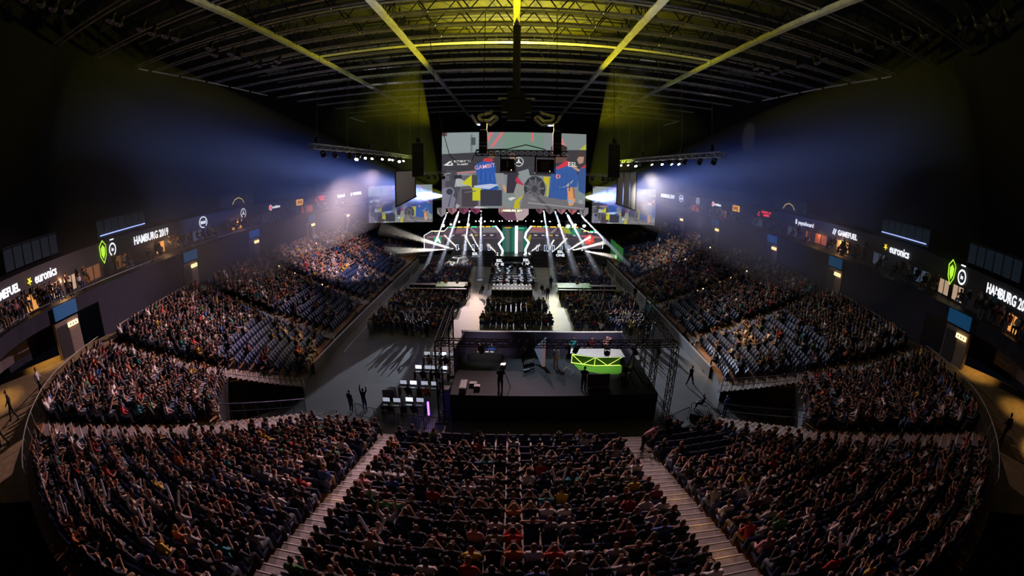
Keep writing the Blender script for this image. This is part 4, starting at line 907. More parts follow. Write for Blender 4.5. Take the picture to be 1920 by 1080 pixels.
# star lamps along the stage top
st = box_truss('stage_truss', (-13.5, 76.5, 7.75), (13.5, 76.5, 7.75), .35, .03, 'black truss with a row of bright lamps over the stage', DARKM, .7)
SL = {'w': mat('star_lamp_white', (1, 1, 1), emit=(1, .95, .85), estr=45), 'y': mat('star_lamp_warm', (1, 1, 1), emit=(1, .78, .35), estr=120), 'g': mat('star_lamp_green', (1, 1, 1), emit=(.85, 1, .7), estr=190), 'o': mat('star_lamp_orange', (1, 1, 1), emit=(1, .6, .3), estr=120)}
plist = {}
def stage_lamp(x, y, z, kd, sc_, label, grp):
    if kd not in plist: plist[kd] = moving_head(SL[kd]); o = plist[kd]
    else: o = copy_tree(plist[kd])
    o.location = (x, y, z + .5); o.scale = (sc_,) * 3; o.rotation_euler = (math.radians(-62), 0, 0); return tag(o, label, 'stage lamp', grp)
LX = [(835, 'o', .95), (848, 'y', .6), (863, 'w', .7), (880, 'y', .8), (893, 'w', .45), (899, 'w', .45), (909, 'w', .5), (920, 'w', .4), (925, 'w', .5), (935, 'w', .4), (940, 'w', .4), (952, 'w', .4), (957, 'w', .4), (967, 'w', .4), (982, 'w', .4), (996, 'w', .5), (1010, 'w', .5), (1025, 'w', .55), (1041, 'g', .95), (1057, 'g', 1.15), (1070, 'y', .8), (1086, 'o', 1.0)]
for k, (x, kd, s_) in enumerate(LX):
    a, b = S(x, 419.5, 76.4); stage_lamp(a, 76.0, b - (.3 if kd != 'w' else 0), kd, s_ * (1.7 if kd != 'w' else 1.1), f'{dict(w="white", y="warm yellow", g="greenish", o="orange")[kd]} glaring lamp on the stage truss, {k + 1} along from the car side', 'row of bright lamps on the stage truss')
# ------------------------------------------------------------------ beams of light in haze
HZ = {}
def spot(loc, tgt, ang, power, col, blend=.3, size=.12, nm='spot'):
    l = bpy.data.lights.new(nm, 'SPOT'); l.energy = power; l.color = col; l.spot_size = math.radians(ang); l.spot_blend = blend; l.shadow_soft_size = size
    o = bpy.data.objects.new(nm, l); COL.objects.link(o); o.location = loc; o.rotation_euler = (V(tgt) - V(loc)).to_track_quat('-Z', 'Y').to_euler(); return o
def beam(p, q, ang, power, col, dens, label, lens=True, r0=.16, over=1.5):
    p, q = V(p), V(q); L = (q - p).length; d = (q - p).normalized(); r1 = r0 + L * math.tan(math.radians(ang / 2)) * over
    key = round(dens, 4)
    if key not in HZ: HZ[key] = vol_mat(f'haze_{key}', dens, aniso=.0)
    mb = MB(); mb.tube(p + d * .05, q, r0, 18, r2=r1); o = mb.obj('haze_beam', HZ[key]); tag(o, label, 'light beam', 'beams of light in the stage haze', 'stuff')
    spot(p, q, ang, power, col, .5, .06, 'beam_lamp')
    return o
WB = (.72, .8, 1); CR = (1, .9, .78)
def SP(x, y, Y): a, b = S(x, y, Y); return (a, Y, b)
TOP = [((840, 400), (-14.3, 71, .1)), ((861, 399), (-11.6, 66, .1)), ((881, 398), (-8.3, 72.5, .1)), ((902, 398), (-4.9, 66, .1)), ((1014, 398), (6.0, 64, .1)), ((1035, 399), (9.6, 65, .1)), ((1055, 401), (13.4, 66, .1)), ((1077, 401), (19.0, 68, 1.2))]
LAMPP = mat('beam_lens', (1, 1, 1), emit=(.85, .92, 1), estr=60)
pm = None
for k, (a, q) in enumerate(TOP):
    p = SP(*a, 75.2); lb = f'{ords[k if k < 4 else 7 - k]} from the {"pink-lit" if k < 4 else "darker"} end'
    if pm is None: pm = moving_head(LAMPP); o = pm
    else: o = copy_tree(pm)
    o.location = (p[0], 75.4, p[2] + .45); o.scale = (.8,) * 3; tag(o, f'beam lamp hanging under the big screen, {lb}', 'stage lamp', 'beam lamps under the big screen')
    beam(p, q, 4.2, 230000, (.66, .74, 1), .3, f'bluish white beam falling from under the big screen, {lb}', over=1.25)
LOWB = [((849, 466.5), (778, 444), 9, 'first low', 420), ((835, 467.5), (775, 468), 10, 'second low', 380), ((861, 467), (838, 444), 5, 'third low', 300), ((889, 471), (873, 444), 5, 'fourth low', 260), ((900, 471), (886, 443), 5, 'fifth low', 260), ((932, 475), (915, 460), 9, 'sixth low', 60),
        ((1062, 468), (1096, 446), 7, 'first low', 420), ((1070, 468.5), (1122, 455), 8, 'second low', 420), ((1086, 469), (1150, 480), 9, 'third low', 220), ((1023, 471.5), (1032, 453), 5, 'fourth low', 260), ((1032, 472), (1054, 450), 6, 'fifth low', 260), ((988, 475), (1006, 461), 9, 'sixth low', 60)]
for k, (a, b, an, n_, pw) in enumerate(LOWB):
    p, q = V(SP(*a, 77.0)), V(SP(*b, 76.0)); q = p + (q - p) * (1.9 if k in (0, 1, 8) else 1.15)
    beam(tuple(p), tuple(q), an, pw * 320, CR, .3, f'{n_} cream beam rising from the stage lip, {"letter A" if k < 6 else "red emblem"} side', over=1.25)
    o = copy_tree(pm); o.location = (p.x, 77.1, p.z - .25); o.rotation_euler = (PI, 0, 0); o.scale = (.5,) * 3; tag(o, f'small floor lamp on the stage lip for the {n_} beam, {"letter A" if k < 6 else "red emblem"} side', 'stage lamp', 'floor lamps on the stage lip')
for k, (x, y) in enumerate(((872 + 60, 476), (938, 476), (980, 475), (990, 475))):
    a, b = S(x, y, 76); stage_lamp(a, 75.6, b - .4, 'w', .5, f'warm footlight on the stage lip, {ords[k]} from the car side', 'footlights on the stage lip')
# ------------------------------------------------------------------ car
def car():
    o = empty('car', (-9.5, 74.9, .02), math.radians(-118), 'white estate car parked on show beside the stage steps', 'car')
    CW = mat('white_car_paint', (.75, .76, .78), .2, noise=.03); GL = mat('dark_car_glass', (.02, .025, .03), .08)
    prof = [(-2.3, .35), (-2.35, .8), (-2.2, 1.0), (-1.95, 1.38), (-1.5, 1.62), (-.2, 1.66), (.45, 1.55), (1.15, 1.08), (2.05, .95), (2.33, .75), (2.35, .35), (1.9, .28), (-1.9, .28)]
    bm = bmesh.new(); R = []
    for y, k, top in ((-.95, 0, .93), (-.9, 0, 1), (-.62, 1, 1), (.62, 1, 1), (.9, 0, 1), (.95, 0, .93)):
        R.append([bm.verts.new((x * (1 if abs(y) < .92 else .985), y * (.80 if z > 1.3 else 1), .28 + (z - .28) * top)) for x, z in prof])
    for a, b in zip(R, R[1:]):
        for i in range(len(prof)): j = (i + 1) % len(prof); bm.faces.new((a[i], a[j], b[j], b[i]))
    bm.faces.new(R[0][::-1]); bm.faces.new(R[-1]); bmesh.ops.recalc_face_normals(bm, faces=bm.faces[:])
    me = bpy.data.meshes.new('body'); bm.to_mesh(me); me.materials.append(CW); b = bpy.data.objects.new('body', me); COL.objects.link(b); b.parent = o
    mb = MB()
    mb.quad((1.12, -.80, 1.12), (1.12, .80, 1.12), (.5, .66, 1.54), (.5, -.66, 1.54)); mb.v = [(x + .03, y, z + .02) for x, y, z in mb.v]; mb.obj('windscreen', GL, o)
    for s in (-1, 1):
        mb = MB(); q = [(.95, s * .965, 1.06), (.38, s * .80, 1.5), (-1.45, s * .80, 1.52), (-1.95, s * .95, 1.08)]; mb.quad(*(q if s > 0 else q[::-1])); mb.obj('side_window', GL, o)
        for x in (-1.45, 1.45):
            mb = MB(); mb.lathe((x, s * .82, .34), [(.34, -.11), (.36, 0), (.34, .11)], 16, 'Y'); w = mb.obj('wheel', mat('tyre', (.015, .015, .015), .8), o); mb = MB(); mb.lathe((x, s * .94, .34), [(.22, -.01), (.2, .02)], 10, 'Y'); mb.obj('rim', STEEL, w)
        mb = MB(); mb.box((2.22, s * .68, .78), (.2, .34, .12), tilt=0); mb.obj('headlight', mat('headlight_glass', (.8, .85, .9), .1, emit=(.8, .9, 1), estr=.6), o)
        mb = MB(); mb.box((.75, s * 1.02, 1.12), (.12, .16, .12)); mb.obj('wing_mirror', CW, o)
    mb = MB(); mb.box((2.36, 0, .62), (.04, .9, .26)); mb.lathe((2.39, 0, .66), [(.1, 0), (.1, .02)], 12, 'X'); mb.obj('grille', BLACK, o)
    mb = MB(); mb.box((-.5, 0, 1.67), (1.3, .9, .02)); mb.obj('sunroof', GL, o)
car()
# ------------------------------------------------------------------ lounge boards, counters, media desks on the floor
LIME = mat('lime_green_board', (.10, .48, .06), .5, noise=.25, nscale=3); YEL = mat('yellow_print', (.55, .45, .03), .6)
for sg, nm, tx in ((-1, 'pink aisle', 'BEST SEATS'), (1, 'greenish aisle', 'HAMBURG 2019')):
    o = empty('lounge_barrier', (sg * 9.9, 55.2 + .5, 0), 0, f'black printed board across the {nm} lounge reading {tx}', 'barrier board')
    mb = MB(); mb.box((0, 0, .62), (8.0, .12, 1.24)); mb.obj('board', BLACK, o); mb = MB(); mb.box((0, 0, 1.26), (8.1, .3, .05)); mb.obj('top_ledge', LEDGE, o)
    mb = MB(); a = -sg * 3.3; mb.quad((a - .5, -.07, .1), (a + .5, -.07, .1), (a + .2, -.07, .9), (a - .3, -.07, 1.1)); mb.quad((sg * 3.2, -.07, 1.0), (sg * 3.2 + .8, -.07, 1.0), (sg * 3.2 + .8, -.07, 1.22), (sg * 3.2, -.07, 1.22)); mb.obj('yellow_shapes', YEL, o)
    text('lettering', tx, mat('grey_print', (.4, .4, .4)), .42, (1.0, -.09, .65), (PI / 2, 0, 0), o, bold=.01)
    mb = MB(); mb.box((sg * (-1.6) + sg * 9.9 if sg > 0 else -8.2, 59.4, .9), (4.6 if sg > 0 else 4.2, 2.6, .06)); mb.box((sg * 8.2, 59.4, .45), (4.0, 2.2, .85)); o = mb.obj('lounge_counter', LIME); tag(o, f'lime green lounge counter behind the printed board, {nm} side', 'counter')
    mb = MB(); mb.box((sg * 12.2, 58.9, .5), (3.6, .7, 1.0)); o = mb.obj('bar_counter', BLACK); mb = MB(); mb.box((sg * 12.2, 58.9, 1.03), (3.8, .9, .05)); mb.obj('counter_top', LEDGE, o); tag(o, f'low black bar counter next to the lime green counter, {nm} side', 'counter')
o = empty('production_desk', (-.1, 56.5, 0), 0, 'black glass production desk with small lamps in the middle column', 'desk')
mb = MB(); mb.box((0, 0, .45), (5.3, .1, .9)); mb.box((0, 1.4, .95), (5.2, 2.8, .05)); mb.obj('desk_body', BLACK, o)
mb = MB(); [mb.tube((-2.6 + 1.3 * k, -.1, 0), (-2.6 + 1.3 * k, -.1, 1.0), .03) for k in range(5)]; mb.tube((-2.6, -.1, 1), (2.6, -.1, 1), .03); mb.obj('rail', RAIL, o)
for k in range(22):
    x, y = -2.4 + .48 * (k % 11), .4 + 1.9 * (k // 11); mb = MB(); mb.lathe((x, y, 1.02), [(.05, 0), (.05, .12)], 6); mb.obj('desk_lamp', mat('small_desk_lamp', (1, 1, 1), emit=(1, .85, .6), estr=1.6), o)
DT = mat('press_table_top', (.10, .11, .13), .5); PAP = mat('white_paper', (.8, .8, .8), .8)
n = 0
for r in range(7):
    y = 62.3 + 1.5 * r
    for x in (-2.4, -.8, .8, 2.4):
        o = empty('press_table', (x + .3, y, 0), 0, f'dark press table, row {r + 1} behind production desk, {["nearest the pink aisle", "second from the pink aisle", "second from the greenish aisle", "nearest the greenish aisle"][int((x + 2.4) / 1.6 + .1)]}', 'table', 'press tables'); mb = MB(); mb.box((0, 0, .73), (1.55, .6, .04)); mb.obj('table_top', DT, o)
        [MB().tube((a, b, 0), (a, b, .72), .02).obj('leg', STEEL, o) for a in (-.7, .7) for b in (-.25, .25)]
        if rng.random() < .85:
            q = empty('laptop', (x + .3 + rng.uniform(-.4, .3), y, .75), 0, f'open laptop on a press table, row {r + 1}, {["by the pink aisle", "second from the pink aisle", "second from the greenish aisle", "by the greenish aisle"][int((x + 2.4) / 1.6 + .1)]}', 'laptop', 'laptops on the press tables')
            mb = MB(); mb.box((0, -.1, .01), (.34, .24, .02)); mb.obj('keyboard_base', STEEL, q); mb = MB(); mb.box((0, .04, .13), (.34, .015, .22), tilt=-.2); mb.obj('display', mat('laptop_display', (.2, .2, .2), emit=(.7, .8, 1), estr=.5), q)
for sg, nm in ((-1, 'pink aisle'), (1, 'greenish aisle')):
    for k, (x, y) in enumerate(((sg * 15.6, 64), (sg * 15.6, 70))):
        mb = MB(); [mb.tube((x, y - 2 + .25 * j, 0), (x, y - 2 + .25 * j, 1.05), .015) for j in range(17)]; mb.tube((x, y - 2, 1.05), (x, y + 2, 1.05), .03); mb.tube((x, y - 2, .1), (x, y + 2, .1), .03); tag(mb.obj('crowd_barrier', DARKM), f'dark crowd barrier beside the lounge on the {nm} side, {ords[k]} from the camera', 'barrier')
mb = MB(); mb.box((-19.5, 78, 4.6), (.1, 1, 1)); 
mb = MB(); mb.quad((17.6, 80, 1.6), (17.9, 72, 1.6), (17.9, 72, 4.0), (17.6, 80, 4.4)); mb.v = mb.v + [(x + .15, y, z) for x, y, z in mb.v]; mb.f = [(0, 1, 2, 3), (7, 6, 5, 4), (0, 4, 5, 1), (1, 5, 6, 2), (2, 6, 7, 3), (3, 7, 4, 0)]; mb.c = [(0, 0, 0)] * 6
o = mb.obj('green_panel', mat('green_printed_panel', (.04, .25, .05), .5, noise=.3, nscale=1, emit=(.03, .28, .05), estr=.2)); tag(o, 'green lit panel standing beside the stage at the front of the darker stand', 'panel')
# people on the aisles
P_ = person
P_('stand', 4.4, 55.6, 0, -.3, -1, 'charcoal', 'blue jeans', 'brown', 'person in dark top standing in the greenish aisle near the production desk')
P_('stand', 5.3, 61.5, 0, .2, 1, 'blue', 'blue jeans', 'dark brown', 'person in blue top standing further up the greenish aisle', 1)
P_('lap', -3.9, 57.2, .25, -.6, -1, 'black', 'black trousers', 'black', 'camera operator seated on the pink aisle beside the production desk'); P_('lap', 3.8, 57.6, .25, .6, -1, 'navy', 'black trousers', 'dark brown', 'camera operator seated on the greenish aisle beside the production desk')
P_('stand', -6.0, 56.6, 0, 0, 1, 'black', 'black trousers', 'dark brown', 'guard in black standing at the end of the BEST SEATS board'); P_('stand', -5.8, 58.6, 0, .2, 1, 'maroon', 'black trousers', 'black', 'person in maroon behind the guard at the end of the BEST SEATS board', 1)
P_('stand', 14.9, 72.2, 0, -.3, -1, 'black', 'black trousers', 'black', 'guard in black standing at the far start of the hoarding'); P_('walk', 16.0, 56, 0, .2, 1, 'black', 'black trousers', 'brown', 'guard in black leaning at the hoarding halfway along')
P_('walk', 14.3, 30.9, 0, .8, .3, 'black', 'black trousers', 'reddish', 'man in black striding over the open floor beside the studio truss')
P_('lap', 13.3, 25.9, .55, -.5, .4, 'navy', 'blue jeans', 'fair', 'man in blue sitting on a bench by the crowd barriers beside the studio', 0)
P_('lap', 17.2, 40.2, .4, -.9, .2, 'black', 'black trousers', 'black', 'steward in black sitting at the hoarding beside empty blue seats')
P_('cheer2', -10.3, 26.8, 0, .3, .9, 'black', 'blue jeans', 'dark brown', 'fan with both arms raised by the barriers at the end of the studio'); P_('stand', -11.2, 26.4, 0, .4, .9, 'navy', 'blue jeans', 'brown', 'fan in navy standing behind the fan with raised arms', 1)
P_('stand', -13.2, 22.6, .2, .5, 1, 'charcoal', 'black trousers', 'brown', 'person with long hair standing by the curved handrails of the corner', 0, True, True)
P_('stand', 15.0, 25.4, .1, -.2, 1, 'blue', 'blue jeans', 'dark brown', 'man in blue shirt standing at the end of the crowd barriers')
P_('walk', -26.3, 11.3, 6.5, .6, .6, 'white', 'black trousers', 'fair', 'spectator in white standing on the pale concourse behind the rail'); P_('walk', -25.6, 8.2, 6.5, -.3, -1, 'black', 'black trousers', 'black', 'dark figure striding along the yellow-lit concourse'); P_('walk', -23.6, 6.2, 6.5, -.3, -1, 'black', 'black trousers', 'black', 'dark figure at the near end of the yellow-lit concourse')
P_('walk', 23.4, 7.6, 6.5, .5, .9, 'black', 'black trousers', 'black', 'dark figure crossing the amber-lit concourse near the camera')
P_('bend', 6.9, 19.3, 2.2, .6, -.4, 'pink', 'black trousers', 'dark brown', 'spectator in pale pink top bending over the amber-lit stairs'); P_('stand', 8.6, 20.4, 1.95, .3, -1, 'black', 'black trousers', 'brown', 'person in black standing at the foot of the amber-lit stairs')
# two cosplayers in cloaks
for k, (x, y, c, lb) in enumerate(((15.8, 50.0, 'navy', 'figure in a long dusty blue cloak beside the hoarding'), (15.85, 48.2, 'teal', 'figure in a long teal and white cloak beside the hoarding'))):
    q = P_('stand', x, y, 0, -.3, -1, c, 'black trousers', 'black', lb, 0)
    mb = MB(); mb.lathe((0, -.03, 0), [(.62, .02), (.5, .5), (.34, 1.0), (.24, 1.42), (.1, 1.5)], 14); m = mat('cloak_' + c, (.03, .42, .42) if k else (.05, .13, .25), .6, noise=.3); e = mb.obj('cloak', m, q)
    mb = MB(); mb.tube((-.12, .36, 1.2), (-.2, .55, .1), .03, 5); mb.tube((.12, .36, 1.2), (.2, .55, .1), .03, 5); mb.obj('cloak_trim', PAP, e)
    mb = MB(); mb.lathe((0, 0, 1.75), [(.12, -.06), (.15, .04), (.08, .14), (.01, .34)], 10); mb.obj('hat', m, q)
# ------------------------------------------------------------------ studio platform in the arena floor
CARPET = mat('dark_blue_carpet', (.014, .019, .028), .8, noise=.25, nscale=2)
o = empty('studio_platform', (0, 0, 0), 0, 'large black studio platform in front of the central block', 'platform')
mb = MB(); mb.box((2.9, 29.5, 1.95), (13.8, 6.9, .1)); mb.obj('platform_deck', CARPET, o)
mb = MB(); mb.box((2.9, 26.05, .95), (13.8, .08, 1.9)); mb.box((-3.96, 29.5, .95), (.08, 6.9, 1.9)); mb.box((9.76, 29.5, .95), (.08, 6.9, 1.9)); mb.obj('skirt', BLACK, o)
o = empty('studio_back_wall', (0, 0, 0), 0, 'low black studio back wall with white top edge behind the hosts', 'partition')
mb = MB(); mb.box((2.35, 32.95, 2.95), (12.5, .12, 1.9)); mb.box((-3.85, 31.2, 2.95), (.08, 3.4, 1.9), -.1); mb.box((8.62, 31.2, 2.95), (.08, 3.4, 1.9), .1); mb.obj('wall_panel', mat('black_satin_panel', (.035, .03, .06), .35, noise=.2, nscale=1), o)
mb = MB(); mb.box((2.35, 32.95, 3.93), (12.6, .18, .05)); mb.obj('white_edge', PAP, o)
# green truss desk
o = empty('host_desk', (0, 0, 0), 0, 'lime green studio desk with angular yellow framing and white top', 'desk')
GRD = mat('studio_green', (.03, .11, .012), .5)
mb = MB(); a = [(4.5, 31.0), (6.1, 30.4), (8.1, 30.4), (8.1, 31.4), (6.0, 31.9), (4.7, 31.9)]; nV = len(mb.v)
for z in (2.0, 2.92): mb.v += [(x, y + (.35 if z < 2.5 else 0), z) for x, y in a]
for i in range(6): j = (i + 1) % 6; mb.f.append((i, j, 6 + j, 6 + i)); mb.c.append((0, 0, 0))
mb.obj('front', GRD, o)
mb = MB(); q = [(x, y, 2.98) for x, y in [(4.3, 31.0), (6.0, 30.2), (8.3, 30.2), (8.3, 31.6), (6.0, 32.1), (4.5, 32.1)]]; mb.quad(*q); mb.quad(*[(x, y, 2.93) for x, y, z in q][::-1]); [mb.quad(q[i], q[(i + 1) % 6], (*q[(i + 1) % 6][:2], 2.93), (*q[i][:2], 2.93)) for i in range(6)]; mb.obj('desk_top', mat('glossy_white_top', (.55, .57, .6), .15), o)
YT = mat('yellow_edge_light', (.6, .8, .1), emit=(.7, 1, .15), estr=.9); mb = MB()
F = [(4.45, 30.9), (6.1, 30.3), (8.15, 30.3)]
for (xa, ya), (xb, yb) in zip(F, F[1:]):
    mb.tube((xa, ya, 2.9), (xb, yb, 2.9), .03); mb.tube((xa, ya + .25, 2.12), (xb, yb + .25, 2.12), .035); mb.tube((xa, ya, 2.9), (xa, ya + .25, 2.1), .03); m = ((xa + xb) / 2, (ya + yb) / 2); mb.tube((xa, ya, 2.9), (m[0], m[1] + .25, 2.12), .025); mb.tube((xb, yb, 2.9), (m[0], m[1] + .25, 2.12), .025)
mb.obj('edge_frame', YT, o)
mb = MB(); mb.quad((6.7, 29.2, 2.012), (8.6, 29.3, 2.012), (8.6, 30.7, 2.012), (4.6, 31.2, 2.012), (4.9, 30.1, 2.012)); tag(mb.obj('green_floor_panel', mat('green_floor_panel', (.10, .33, .03), .6)), 'dark green floor panel in front of the lime desk', 'floor panel')
P_('scratch', 7.35, 32.5, 2.0, 0, -1, 'pink', 'black trousers', 'fair', 'host in pale jacket with a hand to the head behind the lime desk'); P_('work', 6.15, 32.6, 2.0, -.1, -1, 'maroon', 'black trousers', 'dark brown', 'host in dark maroon jacket with hands at face behind the lime desk'); P_('hips', 4.7, 32.3, 2.0, .1, 1, 'teal', 'black trousers', 'brown', 'technician in teal top seen from behind at the lime desk end', 0, False)
P_('lap', -2.45, 32.2, 2.0, 0, -1, 'maroon', 'black trousers', 'dark brown', 'commentator in maroon with headset at the low wall, nearer the wall corner'); P_('lap', -1.55, 32.2, 2.0, 0, -1, 'blue', 'black trousers', 'black', 'commentator in blue jacket and white shirt with headset at the low wall')
for x, n_ in ((-2.45, 'maroon'), (-1.55, 'blue jacket')):
    mb = MB(); mb.path([(x + .11 * math.cos(t), 32.2, 3.22 + .14 * math.sin(t)) for t in [PI * j / 8 for j in range(9)]], .015); tag(mb.obj('headset', BLACK), f'black headset on the {n_} commentator', 'headset')
o = empty('commentary_desk', (-2.0, 31.6, 2.0), 0, 'black commentary desk with bright notes in front of two commentators', 'desk'); mb = MB(); mb.box((0, 0, .74), (2.4, .6, .05)); mb.obj('desk_top', BLACK, o); mb = MB(); mb.box((0, -.28, .36), (2.4, .04, .72)); mb.obj('front_panel', BLACK, o)
mb = MB(); [mb.box((x, 0, .775), (.28, .2, .01)) for x in (-.45, .1, .5)]; mb.obj('notes', PAP, o)
P_('stand', 3.2, 30.4, 2.0, .2, -1, 'grey', 'tan trousers', 'brown', 'woman in grey coat standing between the glass sail and the lime desk', 0, True, True)
# camera operators
CAMM = mat('camera_body', (.03, .03, .035), .4)
def tripod_camera(x, y, z, rz, label, tall=1.5):
    o = empty('video_camera', (x, y, z), rz, label, 'video camera'); mb = MB()
    for a in range(3): mb.tube((0, 0, tall - .15), (.5 * math.cos(a * 2.094 + .5), .5 * math.sin(a * 2.094 + .5), 0), .025)
    mb.obj('tripod', DARKM, o); mb = MB(); mb.box((0, 0, tall + .08), (.24, .55, .26)); mb.tube((0, .25, tall + .1), (0, .5, tall + .1), .08, 8); b = mb.obj('camera_body', CAMM, o); mb = MB(); mb.box((0, -.15, tall + .28), (.3, .3, .08)); mb.obj('viewfinder', STEEL, o); return o
tripod_camera(-.55, 27.2, 2.0, -.2, 'video camera on a tripod in front of the operator near the studio edge'); P_('work', -.75, 26.7, 2.0, .1, 1, 'black', 'black trousers', 'fair', 'camera operator in black on the studio deck beside the video tripod')
P_('work', 4.75, 26.8, 2.0, .25, 1, 'black', 'black trousers', 'black', 'technician in black bending towards the monitor cart on the studio deck')
o = empty('monitor_cart', (5.75, 26.75, 2.0), 0, 'wide black monitor on a flight-case cart at the studio edge', 'monitor cart'); mb = MB(); mb.box((0, .1, .75), (1.5, .1, .85), tilt=-.1); mb.obj('monitor', BLACK, o); mb = MB(); mb.box((0, 0, .15), (1.45, .6, .3)); mb.obj('case', BLACK, o); mb = MB(); [mb.box((x, -.1, .32), (.22, .2, .06)) for x in (-.5, -.2, .15, .5)]; mb.obj('equipment', STEEL, o)
o = empty('jib_camera', (8.3, 27.9, 2.0), 0, 'large camera crane with monitor and cables in the studio corner', 'camera crane'); mb = MB()
for a in range(3): mb.tube((0, 0, 1.2), (.8 * math.cos(a * 2.094), .8 * math.sin(a * 2.094), .1), .04); mb.lathe((.8 * math.cos(a * 2.094), .8 * math.sin(a * 2.094), .1), [(.1, -.08), (.1, .08)], 8)
mb.obj('dolly', DARKM, o); mb = MB(); mb.tube((-.9, -1.0, .9), (1.0, 2.6, 2.0), .06); mb.tube((-.9, -1.0, 1.05), (1.0, 2.6, 2.12), .03); mb.obj('boom', DARKM, o); mb = MB(); mb.box((.3, -.2, 1.55), (.5, .06, .6), .5, .3); mb.obj('monitor', STEEL, o); mb = MB(); mb.box((-.9, -1, .9), (.4, .4, .4)); mb.box((-.5, .3, .9), (.3, .3, .5)); mb.obj('counterweight', BLACK, o); mb = MB()
for k in range(9): t = rng.uniform(0, 6.28); mb.path([(.5 * math.cos(t), .5 * math.sin(t), 1.2), (.8 * math.cos(t + .7), .8 * math.sin(t + .7), .5), (1.0 * math.cos(t + 1.2), .9 * math.sin(t + 1.2), .06)], .02)
mb.obj('cable_loop', BLACK, o)
P_('work', 7.6, 27.2, 2.0, .8, .6, 'black', 'black trousers', 'dark brown', 'crane operator in black beside the camera crane')
# glass sail, lamp rack, pendant lamps, cables
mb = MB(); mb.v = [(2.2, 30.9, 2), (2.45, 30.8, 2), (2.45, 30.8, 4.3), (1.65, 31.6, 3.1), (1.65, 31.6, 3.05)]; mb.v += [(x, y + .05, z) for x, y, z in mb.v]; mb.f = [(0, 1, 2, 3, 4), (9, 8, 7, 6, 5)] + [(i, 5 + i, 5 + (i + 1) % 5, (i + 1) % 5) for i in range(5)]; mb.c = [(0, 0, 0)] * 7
tag(mb.obj('set_sail', mat('pale_blue_sail', (.45, .55, .7), .4, emit=(.4, .5, .75), estr=.15)), 'pale blue triangular set piece standing on the studio deck', 'set piece')  # faint glow put into the colour so the sail comes out pale
mb = MB(); mb.box((2.33, 30.75, 2.9), (.22, .1, 1.8)); tag(mb.obj('light_column', mat('pinkish_column', (.5, .36, .36), .5, emit=(.8, .5, .5), estr=.15)), 'narrow pinkish lit column below the pale blue sail', 'light column')
o = empty('lamp_rack', (1.15, 30.4, 2.0), .5, 'tilted rack of small lamps on the studio deck beside the sail', 'lamp rack'); mb = MB(); mb.box((0, 0, .55), (.9, .1, .9), tilt=-.5); mb.obj('frame', DARKM, o); mb = MB(); [mb.lathe((-.35 + .18 * i, -.06 - .1 * j, .3 + .17 * j), [(.06, 0), (.06, .03)], 8, 'Y') for i in range(5) for j in range(4)]; mb.obj('small_lamps', GLASS, o); mb = MB(); mb.box((-.35, -.45, .1), (.5, .12, .1)); mb.obj('base', STEEL, o)
for k in range(5):
    mb = MB(); pts = [(3.6 + .16 * k + .25 * math.sin(j * 1.1 + k), 30.7 - .28 * j + .1 * math.cos(k + j), 2.03) for j in range(7)]; mb.path(pts, .02); tag(mb.obj('cable', mat('grey_cable', (.2, .2, .24), .5)), f'loose grey cable coiled on the deck before the lime desk end, {ords[k]} outward', 'cable', 'loose cables on the studio deck')
# studio truss frame
box_truss('studio_truss', (-4.6, 25.9, 5.75), (10.45, 25.7, 5.75), .38, .03, 'long black truss across the front of the studio', DARKM, .5)
box_truss('studio_truss', (10.45, 25.7, 5.6), (10.7, 33.4, 5.6), .38, .03, 'black side truss running back from the studio front corner, crane side', DARKM, .6)
box_truss('studio_truss', (-4.6, 25.9, 5.6), (-4.8, 33.4, 5.6), .38, .03, 'black side truss running back over the control desks', DARKM, .6)
for k, (x, y, lb) in enumerate(((10.45, 25.7, 'outermost, crane side'), (9.55, 27.0, 'second, crane side behind the outermost'), (-4.6, 25.9, 'control desk side'), (10.7, 33.2, 'rear, crane side'), (-4.8, 33.2, 'rear, control desk side'))):
    box_truss('truss_tower', (x, y, 0.02), (x, y, 5.5), .38, .03, f'black truss tower of the studio, {lb}', DARKM, .45, 'truss tower'); mb = MB(); mb.box((x, y, .05), (.8, .8, .08)); mb.obj('base_plate', DARKM, bpy.data.objects[[o.name for o in bpy.data.objects if o.name.startswith('truss_tower')][-1]])
for k, (x, y) in enumerate(((-1.9, 25.8), (.75, 25.8), (4.1, 26.2), (5.9, 25.8), (7.6, 25.8), (9.2, 25.8))):
    o = copy_tree(protos[0]); o.location = (x, y, 5.5); o.scale = (.9,) * 3; o.rotation_euler = (.5, 0, k); tag(o, f'small lamp under the studio front truss, {ords[k]} from the control desks', 'stage lamp', 'lamps under the studio truss')
